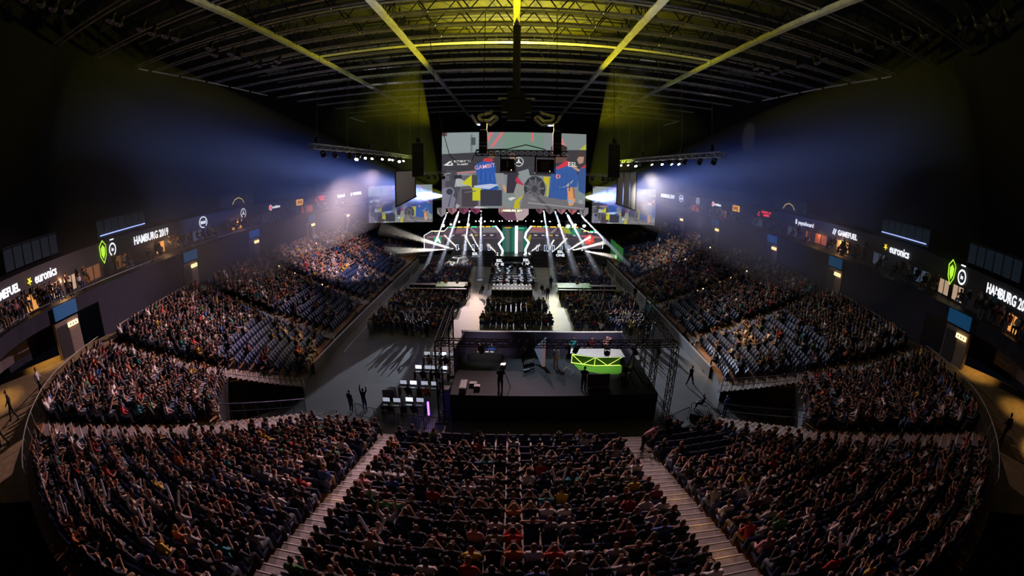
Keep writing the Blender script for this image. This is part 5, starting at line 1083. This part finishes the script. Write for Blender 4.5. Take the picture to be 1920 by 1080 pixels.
# control area
SCR = mat('lit_display', (.3, .3, .3), emit=(.75, .82, 1), estr=.45); ctl = [(-8.2, 26.6, 'closest to the barriers'), (-6.6, 26.8, 'beside the purple light'), (-7.6, 29.4, 'in the second row'), (-6.0, 29.4, 'in the second row by the tower'), (-7.0, 32.2, 'in the third row'), (-5.7, 32.2, 'in the third row by the tower'), (-6.8, 35.0, 'in the row by the floor seats'), (-5.4, 35.0, 'in the floor-seat row by the tower')]
for k, (x, y, lb) in enumerate(ctl):
    o = empty('control_desk', (x, y, 0), 0, f'black control desk {lb}', 'desk', 'control desks beside the studio'); mb = MB(); mb.box((0, 0, .74), (1.5, .75, .05)); mb.obj('desk_top', BLACK, o); mb = MB(); [mb.box((a, 0, .36), (.05, .7, .72)) for a in (-.7, .7)]; mb.obj('side_panel', BLACK, o)
    for j in (-1, 1):
        m = empty('monitor', (x + .38 * j, y + .1, .765), 0, f'{"first" if j < 0 else "second"} monitor, control desk {lb}', 'monitor', 'monitors on the control desks'); mb = MB(); mb.box((0, 0, .28), (.55, .04, .34)); mb.box((0, 0, .06), (.05, .04, .12)); mb.box((0, 0, .01), (.2, .16, .015)); mb.obj('shell', BLACK, m); mb = MB(); mb.box((0, -.025, .28), (.5, .01, .3), tilt=0); mb.obj('display', SCR if (k + j) % 3 else MON, m)
        mb = MB(); mb.box((x + .35 * j, y - .22, .775), (.42, .18, .02)); tag(mb.obj('keyboard', STEEL), f'{"first" if j < 0 else "second"} keyboard, control desk {lb}', 'keyboard', 'keyboards on the control desks')
    P_('lap', x + rng.uniform(-.2, .2), y - .75, .03, 0, 1, ('black', 'charcoal', 'black', 'orange', 'black', 'navy', 'white', 'black')[k], 'black trousers', rng.choice(list(HAIRS)), f'operator seated at the control desk {lb}', k % 3)
mb = MB(); mb.box((-5.5, 26.0, .9), (.12, .12, 1.0)); tag(mb.obj('purple_light', mat('purple_led', (.3, .2, 1), emit=(.2, .08, 1), estr=5)), 'purple light tube standing by the control desks', 'light tube')
for k, (x, y, z, w, d, h) in enumerate(((-3.2, 27.0, 2.0, .45, 1.3, .35), (-2.6, 27.5, 2.0, .5, .4, .2), (-2.3, 27.0, 2.0, .4, .4, .25), (-4.45, 27.6, 0, .5, .7, 1.7), (-8.9, 28.6, 0, .9, .6, .9))):
    o = MB().box((x, y, z + h / 2), (w, d, h)).obj('equipment_case', mat('grey_case', (.14, .14, .16), .5)); MB().box((x, y, z + h + .01), (w * .8, d * .85, .02)).obj('lid', MATS['grey_case'], o); tag(o, ('long grey case on the studio edge by the tower', 'small case behind the long grey case on the deck', 'small pale case beside the long grey case', 'tall black rack at the foot of the studio tower', 'wheeled case beside the control desks')[k], 'case')
# barriers
def bar(a, b, z, label, curved=False, h=1.05):
    a, b = V((*a, z)), V((*b, z)); n = max(3, int((b - a).length / .14)); up_ = V((0, 0, h)); o = MB().path([a, a + up_ * .92, a.lerp(b, .06) + up_, a.lerp(b, .94) + up_, b + up_ * .92, b], .028, 5).obj('crowd_barrier', mat('barrier_steel', (.12, .12, .14), .35, .7)); mb = MB()
    for k in range(1, n): p = a.lerp(b, k / n); mb.tube(p + V((0, 0, .12)), p + up_, .011, 4)
    mb.tube(a + V((0, 0, .12)), b + V((0, 0, .12)), .02, 4); mb.obj('bars', MATS['barrier_steel'], o); return tag(o, label, 'barrier', 'crowd barriers around the studio')
for k, (a, b) in enumerate((((-13.4, 22.9), (-11.7, 24.9)), ((-12.9, 22.4), (-11.2, 24.4)), ((-10.7, 25.9), (-9.1, 25.3)), ((-9.1, 25.3), (-7.4, 24.9)), ((-7.4, 24.9), (-5.6, 24.7)), ((-5.6, 24.7), (-3.7, 24.6)))): bar(a, b, 0, f'dark steel crowd barrier near the control desks, {ords[k]} from the corner tunnel')
for k, (a, b) in enumerate((((9.0, 23.9), (10.6, 24.7)), ((10.7, 24.8), (12.2, 25.6)), ((12.6, 26.2), (13.6, 25.4)), ((13.7, 25.3), (14.7, 24.5)), ((14.8, 24.4), (15.8, 23.6)))): bar(a, b, 0, f'dark steel crowd barrier beside the crane end of the studio, {ords[k]} outward')
mb = MB(); mb.box((13.2, 25.5, .28), (1.6, .9, .5), -.6); tag(mb.obj('bench', BLACK), 'black bench under the man in blue by the barriers', 'bench')
for sg, nm in ((-1, 'pink-lit'), (1, 'darker')):
    for k, tt in enumerate((4.3, 5.7)):
        mb = MB(); pts = []
        for i in range(8): x, y = bowl(tt, i / NR); pts.append((sg * x, y, rowz(tt, min(i, 7)) + 1.0))
        mb.path(pts, .035, 5); [mb.tube(p, (p[0], p[1], p[2] - 1.0), .025) for p in pts]; mb.path([(a, b, c - .5) for a, b, c in pts], .02, 4); tag(mb.obj('handrail', mat('blue_handrail', (.02, .03, .09), .4, .3)), f'blue handrail along the corner tunnel, {("camera", "stage")[k]} side of the tunnel, {nm} half', 'railing')
    mb = MB(); pts = []
    for j in range(12): x, y = bowl(4.3 + 1.4 * j / 11, 7 / NR); pts.append((sg * x, y, rowz(5, 7) + 1.0))
    mb.path(pts, .035, 5); [mb.tube(p, (p[0], p[1], p[2] - 1.0), .025) for p in pts[::2]]; tag(mb.obj('handrail', MATS['blue_handrail']), f'blue handrail across the head of the corner tunnel, {nm} half', 'railing')
    mb = MB(); mb.quad(*[(sg * q[0], q[1], .04) for q in (bowl(4.35, 0), bowl(5.65, 0), bowl(5.65, 7 / NR), bowl(4.35, 7 / NR))]); struct(mb.obj('floor_tunnel', BLACK), f'dark floor of the corner tunnel, {nm} half')
# thundersticks
STK = mat('white_inflatable', (.6, .66, .8), .35)
def stick(p, d, L, label):
    d = V(d).normalized(); p = V(p); mb = MB(); q = p + d * L; mb.tube(p, p + d * .05, .02, 8, r2=.05, cap=True); mb.tube(p + d * .05, q - d * .05, .05, 8); mb.tube(q - d * .05, q, .05, 8, r2=.02); return tag(mb.obj('inflatable_stick', STK), label, 'inflatable stick', 'white inflatable cheering sticks')
cands = [s for s in who if s.get('pose') in ('clap', 'raised', 'cheer', 'phone')]; rng.shuffle(cands); seen = set()
for s in cands[:9]:
    for j in (-1, 1):
        p = s['M'] @ V((j * .14, .34, 1.0)); d = V((j * .35 + rng.uniform(-.2, .2), .3, 1)); stick(p, (s['M'].to_3x3() @ d), .62, f'white inflatable stick of {W_SEAT(s)}, {"one" if j < 0 else "other"} hand')
for k, (x, y) in enumerate([(q[0], q[1]) for q in FLO if q[2] and (abs(q[0]) > 9 and q[1] < 57 and rng.random() < .22)][:24]):
    for j in (-1, 1): stick((x + j * .16, y + .3, 1.2), (j * rng.uniform(.1, .5), .1, 1), .75, f'raised inflatable stick on the floor rows, {"pink" if x < 0 else "greenish"} aisle side, pair {k + 1} from the camera, {"one" if j < 0 else "other"}')
# ------------------------------------------------------------------ portals, blue banners, pictogram signs
def along(P, y):      # parameter where curve reaches y
    lo, hi = 3., 12.
    for _ in range(40):
        m = (lo + hi) / 2
        if cat(P, m)[1] < y: lo = m
        else: hi = m
    return lo
def frame_at(P, y, sgn):
    t = along(P, y); a, b = cat(P, t - .05), cat(P, t + .05); x, yy = cat(P, t); d = V((b[0] - a[0], b[1] - a[1])).normalized()
    # local x axis runs along the wall as read from inside the hall, y axis points into the wall
    ax = V((d.x * sgn, d.y)) if sgn < 0 else V((-d.x, -d.y)); return sgn * x, yy, math.atan2(ax.y, ax.x)
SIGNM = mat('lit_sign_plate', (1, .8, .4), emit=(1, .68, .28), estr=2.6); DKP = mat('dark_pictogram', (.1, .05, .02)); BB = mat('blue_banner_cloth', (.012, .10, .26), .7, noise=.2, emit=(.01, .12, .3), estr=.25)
PORT = mat('portal_wall', (.22, .17, .15), .7, noise=.2)
pn = 0
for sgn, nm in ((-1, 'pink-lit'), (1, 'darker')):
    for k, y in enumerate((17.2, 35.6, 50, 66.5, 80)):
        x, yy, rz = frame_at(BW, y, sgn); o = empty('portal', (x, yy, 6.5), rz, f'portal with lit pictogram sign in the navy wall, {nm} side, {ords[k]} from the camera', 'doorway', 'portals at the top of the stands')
        mb = MB(); w = 2.6; mb.quad((-w / 2, -.10, 0), (w / 2, -.10, 0), (w / 2, -.10, 2.5), (-w / 2, -.10, 2.5)); mb.quad((-w / 2, -.10, 0), (-w / 2, -.10, 2.5), (-w / 2, .3, 2.5), (-w / 2, .3, 0)); mb.quad((w / 2, .3, 0), (w / 2, .3, 2.5), (w / 2, -.10, 2.5), (w / 2, -.10, 0)); mb.obj('surround', PORT, o)
        mb = MB(); mb.quad((-w / 2 + .1, -.13, .0), (.1, -.13, 0), (.1, -.13, 2.2), (-w / 2 + .1, -.13, 2.2)); mb.obj('dark_opening_sheet', BLACK, o)  # flat black sheet painted in for the dark inside of the doorway
        mb = MB(); mb.box((.55, -.2, 2.05), (1.1, .08, .32)); s = mb.obj('sign_plate', SIGNM, o); mb = MB(); [mb.lathe((.25 + .3 * j, -.25, 2.05), [(.07, 0), (.07, .01)], 8, 'Y') for j in range(3)]; mb.obj('pictograms', DKP, s)
        if k < 4:
            mb = MB(); mb.box((0, -.25, 3.15), (2.5, .08, .95)); tag_o = mb.obj('blue_banner', BB); tag_o.location = (x, yy, 6.5); tag_o.rotation_euler = (0, 0, rz); tag(tag_o, f'blue banner hanging over the portal, {nm} side, {ords[k]} from the camera', 'banner', 'blue banners over the portals')
# ------------------------------------------------------------------ fascia signs
RED = mat('red_letter_light', (1, .1, .1), emit=(1, .04, .08), estr=1.4); ORG = mat('orange_sign_plate', (1, .6, .1), emit=(1, .55, .06), estr=1.2); DRED = mat('dark_red_letter', (.3, .02, .02), emit=(.6, .05, .02), estr=.5); CYA = mat('lime_emblem_light', (.6, 1, .1), emit=(.5, .95, .05), estr=1.0); YLW = mat('yellow_emblem_light', (1, .8, .1), emit=(1, .75, .05), estr=1.5)
def ring(mb, R, w, n=28, sx=1., gap=None, y=0.):
    for k in range(n):
        if gap and gap[0] <= k < gap[1]: continue
        a, b = 2 * PI * k / n, 2 * PI * (k + 1) / n; q = [((R + d) * sx * math.cos(t), (R + d) * math.sin(t)) for t, d in ((a, -w), (b, -w), (b, w), (a, w))]; mb.quad(*[(x, y, z) for x, z in q][::-1])
def sign(y, sgn, kind, label, tx='', sc_=1.):
    x, yy, rz = frame_at(FC, y, sgn); o = empty('illuminated_sign', (x, yy, 12.2), rz, label, 'illuminated sign', 'lit signs on the fascia'); o.scale = (sc_,) * 3; R = (PI / 2, 0, 0); Y = -.14
    if kind == 'text': text('lettering', tx, WHITEE, .95, (0, Y, 0), R, o, bold=.012)
    elif kind == 'ham': text('lettering', tx, WHITEE, 1.05, (0, Y, 0), R, o, bold=.02, sx=.85)
    elif kind == 'euronics':
        text('lettering', tx, WHITEE, 1.05, (.2, Y, 0), R, o, bold=.018, sx=.9); mb = MB(); [mb.tube((-2.15, Y, .05), (-2.15 + .28 * math.cos(t), Y, .05 + .28 * math.sin(t)), .05) for t in [2 * PI * k / 5 + 1 for k in range(5)]]; mb.obj('star_emblem', YLW, o)
    elif kind == 'intel': mb = MB(); ring(mb, .62, .06, sx=1.25, gap=(22, 24), y=Y); mb.obj('ring', WHITEE, o); text('lettering', 'intel', WHITEE, .62, (0, Y, 0), R, o, bold=.012)
    elif kind == 'star':
        mb = MB(); ring(mb, .6, .05, y=Y); [mb.quad(*[(r * math.cos(t), Y, r * math.sin(t)) for r, t in ((.58, a), (.1, a + 1.05), (0, 0), (.1, a - 1.05))]) for a in (PI / 2, PI / 2 + 2.094, PI / 2 + 4.189)]; mb.obj('emblem', WHITEE, o)
    elif kind == 'vod':
        mb = MB(); ring(mb, .2, .22, y=Y); mb.obj('disc', WHITEE, o); mb = MB(); ring(mb, .14, .14, y=Y - .02); mb.tube((.06, Y - .02, .1), (.2, Y - .02, .34), .05); mb.obj('quote_mark', RED, o); text('lettering', 'vodafone', WHITEE, .6, (1.6, Y, 0), R, o, bold=.012)
    elif kind == 'dhl': mb = MB(); mb.box((0, Y, 0), (2.2, .06, .95)); mb.obj('plate', ORG, o); text('lettering', 'DHL', DRED, .75, (0, Y - .06, 0), R, o, bold=.03, sx=1.2)
    elif kind == 'rog':
        mb = MB(); [mb.quad(*[(a - 1.3, Y, b) for a, b in q]) for q in (((-.5, -.2), (-.1, -.1), (.35, .35), (.1, .25)), ((-.1, -.35), (.3, -.35), (.4, .1), (.25, -.2)), ((-.35, -.3), (-.1, -.38), (.05, -.1), (-.05, -.2)))]; mb.obj('emblem', RED, o); text('lettering', 'REPUBLIC OF\nGAMERS', RED, .42, (.7, Y, .1), R, o, bold=.01)
    elif kind == 'gamefuel':
        mb = MB(); [mb.quad(*[(a - 2.3, Y, b) for a, b in q]) for q in (((-.5, -.3), (-.25, -.3), (.05, .35), (-.2, .35)), ((-.15, -.35), (.1, -.35), (.4, .3), (.15, .3)))]; mb.obj('emblem', WHITEE, o); text('lettering', 'GAMEFUEL', WHITEE, .8, (.3, Y, 0), (PI / 2, 0, 0), o, bold=.03); 
    elif kind == 'pay':
        mb = MB(); mb.box((-1.95, Y, .05), (.3, .04, .6)); mb.obj('lock_emblem', WHITEE, o); text('lettering', 'paysafecard', WHITEE, .72, (.2, Y, 0), R, o, bold=.01)
    elif kind == 'hex':
        mb = MB(); P = [(0, .95), (.5, .5), (.42, -.35), (0, -.95), (-.42, -.35), (-.5, .5)]; mb.path([(a, Y, b) for a, b in P + P[:1]], .05); mb.obj('outline', CYA, o); mb = MB(); mb.quad(*[(a * .62, Y, b * .62) for a, b in P][::-1]); mb.obj('emblem', CYA, o)
        mb = MB(); ring(mb, .5, .07, y=Y); mb.box((0, Y, .85), (.6, .04, .1)); m = mb.obj('ring', WHITEE, o); m.location = (1.5, 0, -.05); t = text('lettering', 'in', WHITEE, .5, (1.5, Y, -.05), R, o)
SG = {-1: [(11.6, 'gamefuel', '', 'white GAMEFUEL sign cut by the picture edge, fascia over the corner concourse'), (16.6, 'euronics', 'euronics', 'white euronics sign over the crowded lit box, pink-lit side fascia'), (24.9, 'hex', '', 'lime hexagon emblem and white ring, pink-lit side fascia'), (33.0, 'ham', 'HAMBURG 2019', 'white HAMBURG 2019 lettering on the pink-lit side fascia'), (43.2, 'intel', '', 'white intel ring sign on the pink-lit side fascia'), (52.2, 'star', '', 'white three-pointed star ring on the pink-lit side fascia'), (59.4, 'vod', '', 'vodafone sign with red mark on the pink-lit side fascia'), (68.5, 'dhl', '', 'orange DHL plate on the pink-lit side fascia'), (75.5, 'rog', '', 'red REPUBLIC OF GAMERS sign on the pink-lit side fascia'), (83.5, 'text', 'logitech', 'small white sign past the red sign, pink-lit side fascia'), (90, 'gamefuel', '', 'farthest small white sign before the side screen, pink-lit side')],
      1: [(13.2, 'ham', 'HAMBURG 2019', 'large white HAMBURG 2019 lettering on the darker side fascia near the camera'), (20.6, 'hex', '', 'lime hexagon emblem and ring, darker side fascia over the lit box'), (28.9, 'euronics', 'euronics', 'white euronics sign with yellow star, darker side fascia'), (38.6, 'gamefuel', '', 'white GAMEFUEL sign on the darker side fascia'), (47.2, 'pay', '', 'white paysafecard sign on the darker side fascia'), (57.4, 'rog', '', 'red REPUBLIC OF GAMERS sign on the darker side fascia'), (65.6, 'dhl', '', 'orange DHL plate on the darker side fascia'), (73.5, 'vod', '', 'vodafone sign with red mark on the darker side fascia'), (79, 'star', '', 'white three-pointed star ring on the darker side fascia'), (85.5, 'intel', '', 'white intel ring sign on the darker side fascia'), (91.5, 'ham', 'HAMBURG 2019', 'farthest small HAMBURG 2019 lettering, darker side fascia')]}
for sgn in (-1, 1):
    for y, kd, tx, lb in SG[sgn]: sign(y, sgn, kd, lb, tx, .9 if y < 20 else 1.)
# boxes: lit rooms behind the fascia
WARM = [mat('box_glow_amber', (.5, .25, .08), emit=(1, .42, .10), estr=.8), mat('box_glow_dim', (.3, .15, .06), emit=(1, .4, .12), estr=.10), mat('box_glow_red', (.4, .1, .05), emit=(1, .2, .08), estr=.35), mat('box_glow_cream', (.5, .4, .3), emit=(1, .68, .45), estr=.42), mat('box_glow_blue', (.1, .12, .2), emit=(.4, .5, .8), estr=.10)]
BX = {-1: [(14.6, 1.6, 0, 'amber crowded'), (17.6, 1.6, 3, 'cream crowded'), (20.0, 1.2, 3, 'cream panelled'), (23.2, 2.2, 1, 'brown'), (27.6, 2, 1, 'dim brown'), (34.4, 1.7, 0, 'bright yellow'), (37.3, 1.4, 1, 'brown'), (42, 2.4, 4, 'bluish'), (51, 3.4, 0, 'orange'), (58, 2, 4, 'bluish'), (71, 4, 2, 'faint red')],
      1: [(12.2, 1.4, 0, 'orange'), (19.4, 1.6, 3, 'cream'), (21.4, 1.6, 3, 'cream with a picture'), (25, 2.4, 4, 'bluish'), (32, 2.2, 4, 'bluish'), (39, 2.6, 0, 'orange'), (43.6, 2.6, 2, 'red'), (46.4, 1.2, 2, 'small red'), (50, 2.4, 4, 'bluish'), (59, 3, 4, 'bluish'), (70, 2.4, 2, 'faint red'), (80, 3, 2, 'faint red')]}
for sgn, nm in ((-1, 'pink-lit'), (1, 'darker')):
    for k, (y, w, m, lb) in enumerate(BX[sgn]):
        x, yy, rz = frame_at(FC, y, sgn); o = empty('box_window', (x, yy, 10.2), rz, f'{lb} lit box window under the fascia, {nm} side, number {k + 1} from the camera', 'window', 'lit box windows')
        MB().quad((-w / 2, -.05, .1), (w / 2, -.05, .1), (w / 2, -.05, 1.2), (-w / 2, -.05, 1.2)).obj('glazing', WARM[m], o)
        mb = MB(); mb.box((-w / 2, -.08, .65), (.08, .08, 1.2)); mb.box((w / 2, -.08, .65), (.08, .08, 1.2)); mb.box((0, -.08, .65), (.06, .06, 1.2)); mb.obj('mullion', BLACK, o)
# balcony guests and rail
for sgn, nm in ((-1, 'pink-lit'), (1, 'darker')):
    for j in range(230):
        y = rng.uniform(10, 84); dens = 1. if (sgn < 0 and (y < 22)) else (.55 if y < 50 else .5)
        if rng.random() > dens * .55: continue
        f = rng.uniform(.22, .9); t = along(BW, y); a, b = cat(BW, t), cat(FC, t); x, yy = lerp(a[0], b[0], f), lerp(a[1], b[1], f)
        M, _ = facing(sgn * x, yy, 10.17 + f * .5, -sgn, .2); c, *_ = palette(); cp.add(M, rng.choices(('lap', 'clap', 'phone', 'stand'), (5, 3, 2, .7))[0], c)
    mb = MB(); pts = []
    for k in range(73): x, y = cat(BW, 3 + k / 8); pts.append((sgn * x, y, 10.5))
    mb.path(pts, .03, 5); [mb.tube(p, (p[0], p[1], 10.15), .02) for p in pts[::2]]; tag(mb.obj('railing', mat('dull_rail', (.12, .13, .15), .4, .5)), f'thin railing on the balcony front, {nm} side', 'railing')
    # glass cabins on the upper tier
    for k, (y, w) in enumerate(((16, 7), (29, 8), (52, 8), (64, 9), (73, 9))):
        x, yy, rz = frame_at(FC, y, sgn); o = empty('glass_cabin', (x + sgn * .6, yy, 13.2), rz, f'glazed cabin on the upper tier above the fascia, {nm} side, {ords[k]} from the camera', 'cabin', 'glazed cabins above the fascia')
        mb = MB(); n_ = int(w / 1.1)
        for q in range(n_): xa = -w / 2 + w * q / n_; mb.quad((xa + .07, 0, .1), (xa + w / n_ - .07, 0, .1), (xa + w / n_ - .07, .1, 1.5), (xa + .07, .1, 1.5))
        mb.obj('glazing', mat('dim_cabin_glass', (.008, .010, .014), .9, emit=(.25, .4, .6), estr=.02), o)
        mb = MB(); [mb.tube((-w / 2 + w * q / n_, 0, 0), (-w / 2 + w * q / n_, .1, 1.6), .05) for q in range(n_ + 1)]; mb.tube((-w / 2, .1, 1.6), (w / 2, .1, 1.6), .06); mb.obj('frame', MATS['dull_rail'], o)
        if k in (1, 2):
            mb = MB(); mb.path([(-1.4, -.1, .35), (-.9, -.1, .9), (0, -.1, 1.15), (.9, -.1, .9), (1.4, -.1, .35)] if k == 2 else [(-w / 2 + .3, -.1, .3), (w / 2 - .3, -.1, .35)], .05); mb.obj('light_strip', mat('cabin_strip_gold', (1, .8, .3), emit=(1, .7, .2), estr=1.0) if k == 2 else mat('cabin_strip_blue', (.5, .5, 1), emit=(.35, .45, 1), estr=1.6), o)
crowd = cp.obj('crowd', CM); tag(crowd, 'seated crowd filling the rest of the bowl, the floor rows and the balconies', 'crowd', kind='stuff')
# ------------------------------------------------------------------ light of the hall
w = bpy.data.worlds.new('hall_dark'); sc.world = w; w.use_nodes = True; w.node_tree.nodes['Background'].inputs[0].default_value = (.25, .32, .6, 1); w.node_tree.nodes['Background'].inputs[1].default_value = .004
PKL = (1, .67, .70); COOL = (.72, .82, 1)
# side truss lamps onto the stands, plus added warm fill
spot((-15.2, 44, 17.6), (-28, 62, 3), 46, 40000, (.97, .72, .82), 1, .05, 'truss_lamp'); spot((-15.2, 49, 17.5), (-25, 78, 5), 34, 10000, (.95, .74, .86), 1, .05, 'truss_lamp')
spot((-15.2, 46, 17.6), (-27, 20, 5), 48, 34000, (1, .62, .66), 1, .05, 'truss_lamp'); spot((-15.2, 44, 17.6), (-15, 12, 5), 48, 34000, (1, .60, .65), 1, .05, 'truss_lamp'); spot((-15.2, 56, 17.4), (-27, 38, 5), 44, 15000, (1, .7, .72), 1, .05, 'truss_lamp')
spot((15.2, 51, 17.2), (25, 74, 4), 44, 20000, (1, .86, .74), 1, .05, 'truss_lamp'); spot((15.2, 57, 17.4), (25, 34, 4), 46, 13000, (.98, .86, .86), 1, .05, 'truss_lamp'); spot((15.2, 44, 17.4), (15, 13, 5), 46, 11000, (1, .62, .60), 1, .05, 'truss_lamp')
spot((-9.5, 36, 12), (-20, 33, 2), 34, 5200, (1, .62, .28), 1, .1, 'warm_fill_spot'); spot((11, 37, 12), (20, 33.5, 1.5), 46, 7500, (1, .66, .32), 1, .1, 'warm_fill_spot')  # added spots in mid-air, no fixture there, brighten the orange timber rows
# lamps on the stage truss: aisles and open floor
spot((-6, 75.5, 8.2), (-4.9, 50, 0), 17, 6500, (1, .70, .56), .9, .15, 'aisle_lamp'); spot((6, 75.5, 8.2), (5.5, 50, 0), 17, 6500, (1, .95, .62), .9, .15, 'aisle_lamp')
spot((-9, 75.5, 9), (-11, 55, 0), 40, 7000, (1, .72, .8), 1, .2, 'floor_lamp'); spot((9, 75.5, 9), (11, 55, 0), 40, 7000, (.9, .95, 1), 1, .2, 'floor_lamp'); spot((0, 75, 9), (0, 58, 0), 40, 5000, (.95, .9, 1), 1, .2, 'floor_lamp')
spot((-5, 75.8, 8.6), (-12.4, 26.5, 0), 8, 150000, COOL, .3, .04, 'back_light'); spot((8, 75.8, 8.6), (14.6, 30, 0), 11, 120000, COOL, .3, .04, 'back_light')
spot((-6.5, 68, 10), (-9.5, 75, .8), 44, 3800, (1, .92, .88), 1, .3, 'car_fill_spot')  # added fill spot off the truss that brightens the car
# added pink fill on the near rows, no lamp hangs there; studio lamps
spot((-1, 62, 23), (-1, 11, 5), 32, 78000, (1, .62, .66), 1, .1, 'near_rows_fill')
spot((6, 26.4, 9.5), (6.3, 32.2, 2.8), 55, 3200, (1, .95, .95), 1, .2, 'studio_lamp'); spot((-2, 27, 7), (-2, 32.2, 3), 40, 1300, (1, .85, .85), 1, .2, 'studio_lamp'); spot((1, 36, 12), (2.5, 29.5, 2), 42, 2600, (.7, .8, 1), .8, .1, 'studio_lamp')
# yellow lamps washing the roof
spot((-4, 67, 22.5), (-4, 46, 30), 60, 60000, (.9, .76, .005), 1, .2, 'roof_wash'); spot((5, 67, 22.5), (5, 46, 30), 60, 60000, (.9, .76, .005), 1, .2, 'roof_wash'); spot((0, 62, 22.8), (0, 47, 30), 75, 36000, (1, .90, .2), 1, .2, 'roof_wash')
spot((8, 66.4, 22.6), (20, 42, 30), 44, 17000, (.9, .80, .002), 1, .2, 'roof_wash'); spot((-8, 66.4, 22.6), (-20, 42, 30), 44, 17000, (.9, .80, .002), 1, .2, 'roof_wash'); spot((-3, 40, 20), (-11, 27, 30), 60, 4500, (.35, .42, 1), 1, .2, 'roof_wash'); spot((3, 40, 20), (12, 29, 30), 60, 4500, (.35, .42, 1), 1, .2, 'roof_wash')
for sg in (-1, 1): spot((sg * 8, 24, 22), (sg * 25, 22, 28), 75, 90, (.6, .75, 1), 1, .3, 'floodlight_fill_spot')  # added fill, no fixture there, so the unlit floodlights show
# amber lamps over the concourse corners
for sg in (-1, 1):
    for k, (tt, e) in enumerate(((3.9, 90), (4.7, 40), (5.5, 50))):
        x, y = cat(BW, tt); l = bpy.data.lights.new('concourse_lamp', 'SPOT'); l.energy = e * (5 if k else 9); l.spot_size = 1.7; l.spot_blend = .6; l.color = (1, .55, .14); l.shadow_soft_size = .08; o = bpy.data.objects.new('concourse_lamp', l); COL.objects.link(o); o.location = (sg * (x + 1.4), y - 1.0, 8.9)
for (x, y, e) in ((-33, 14.4, 90), (-33.6, 18.6, 120), (-35.6, 34.5, 50), (-36.6, 51, 60), (34.4, 20.2, 70), (37, 39.5, 60), (37, 44, 25), (30.5, 10.5, 25)):
    l = bpy.data.lights.new('box_lamp', 'POINT'); l.energy = e; l.color = (1, .52, .2); l.shadow_soft_size = .1; o = bpy.data.objects.new('box_lamp', l); COL.objects.link(o); o.location = (x * .965, y, 11.3)
for (x, y) in ((6.6, 13.2), (6.5, 10.6), (6.4, 8.4), (-6.6, 12.6)):
    l = bpy.data.lights.new('step_lamp', 'POINT'); l.energy = 2.2; l.color = (1, .5, .1); l.shadow_soft_size = .05; o = bpy.data.objects.new('step_lamp', l); COL.objects.link(o); o.location = (x, y, rowz(1, (21.6 - y) / 18.2 * NR) + .45)
# big side beams and hanging haze
for sg, nm in ((-1, 'pink-lit'), (1, 'darker')):
    src = V((sg * 10.6, 67.5, 12.4)); tgt = V((sg * 35, 42, 15.2)); d = (tgt - src).normalized(); L = (tgt - src).length
    mb = MB(); mb.tube(src, src + d * (L + 16), .5, 32, r2=18.5); o = mb.obj('haze_bank', vol_mat(f'haze_bank_{nm}', .035, aniso=.1)); tag(o, f'wide blue haze fanning out from the big screen edge, {nm} side', 'haze', 'banks of lit haze', 'stuff')
    spot(src, tgt, 40, 75000, (.07, .18, 1), 1, .1, 'side_beam'); spot(src, src + V((sg * 9.5, -12.5, 1.6)), 26, 150000, (.36, .47, 1), 1, .1, 'side_beam')
    for k, (dx, dy, dz, an, pw) in enumerate(((9, -14, -1.5, 6, 9000), (9, -14, .3, 10, 16000))):
        beam(tuple(src), tuple(src + V((sg * dx, dy, dz)) * .75), an, pw * 4, (.9, .93, 1), .2, f'{("lower", "upper")[k]} white beam beside the big screen, {nm} side')
    y0 = MB(); y0.tube((sg * 11.6, 67, 14.5), (sg * 19, 57, 27), .8, 24, r2=8.0); o = y0.obj('haze_bank', vol_mat(f'haze_yellow_{nm}', .010, aniso=.1)); tag(o, f'yellow-green haze rising to the roof beside the big screen, {nm} side', 'haze', 'banks of lit haze', 'stuff')
    spot((sg * 10.2, 69.5, 10.5), (sg * 17, 57, 27), 56, 6000, (.62, .70, .02), 1, .2, 'yellow_beam')
sc.view_settings.view_transform = 'Standard'; sc.view_settings.look = 'None'; sc.view_settings.exposure = 0.; sc.view_settings.gamma = 1.
cy = sc.cycles; cy.max_bounces = 3; cy.diffuse_bounces = 2; cy.glossy_bounces = 2; cy.volume_bounces = 0; cy.transparent_max_bounces = 6; cy.use_denoising = True
cy.sample_clamp_indirect = 4; cy.sample_clamp_direct = 0; cy.use_light_tree = True; cy.caustics_reflective = False; cy.caustics_refractive = False
try: cy.denoiser = 'OPENIMAGEDENOISE'; cy.denoising_prefilter = 'ACCURATE'; cy.denoising_input_passes = 'RGB_ALBEDO_NORMAL'
except Exception: pass
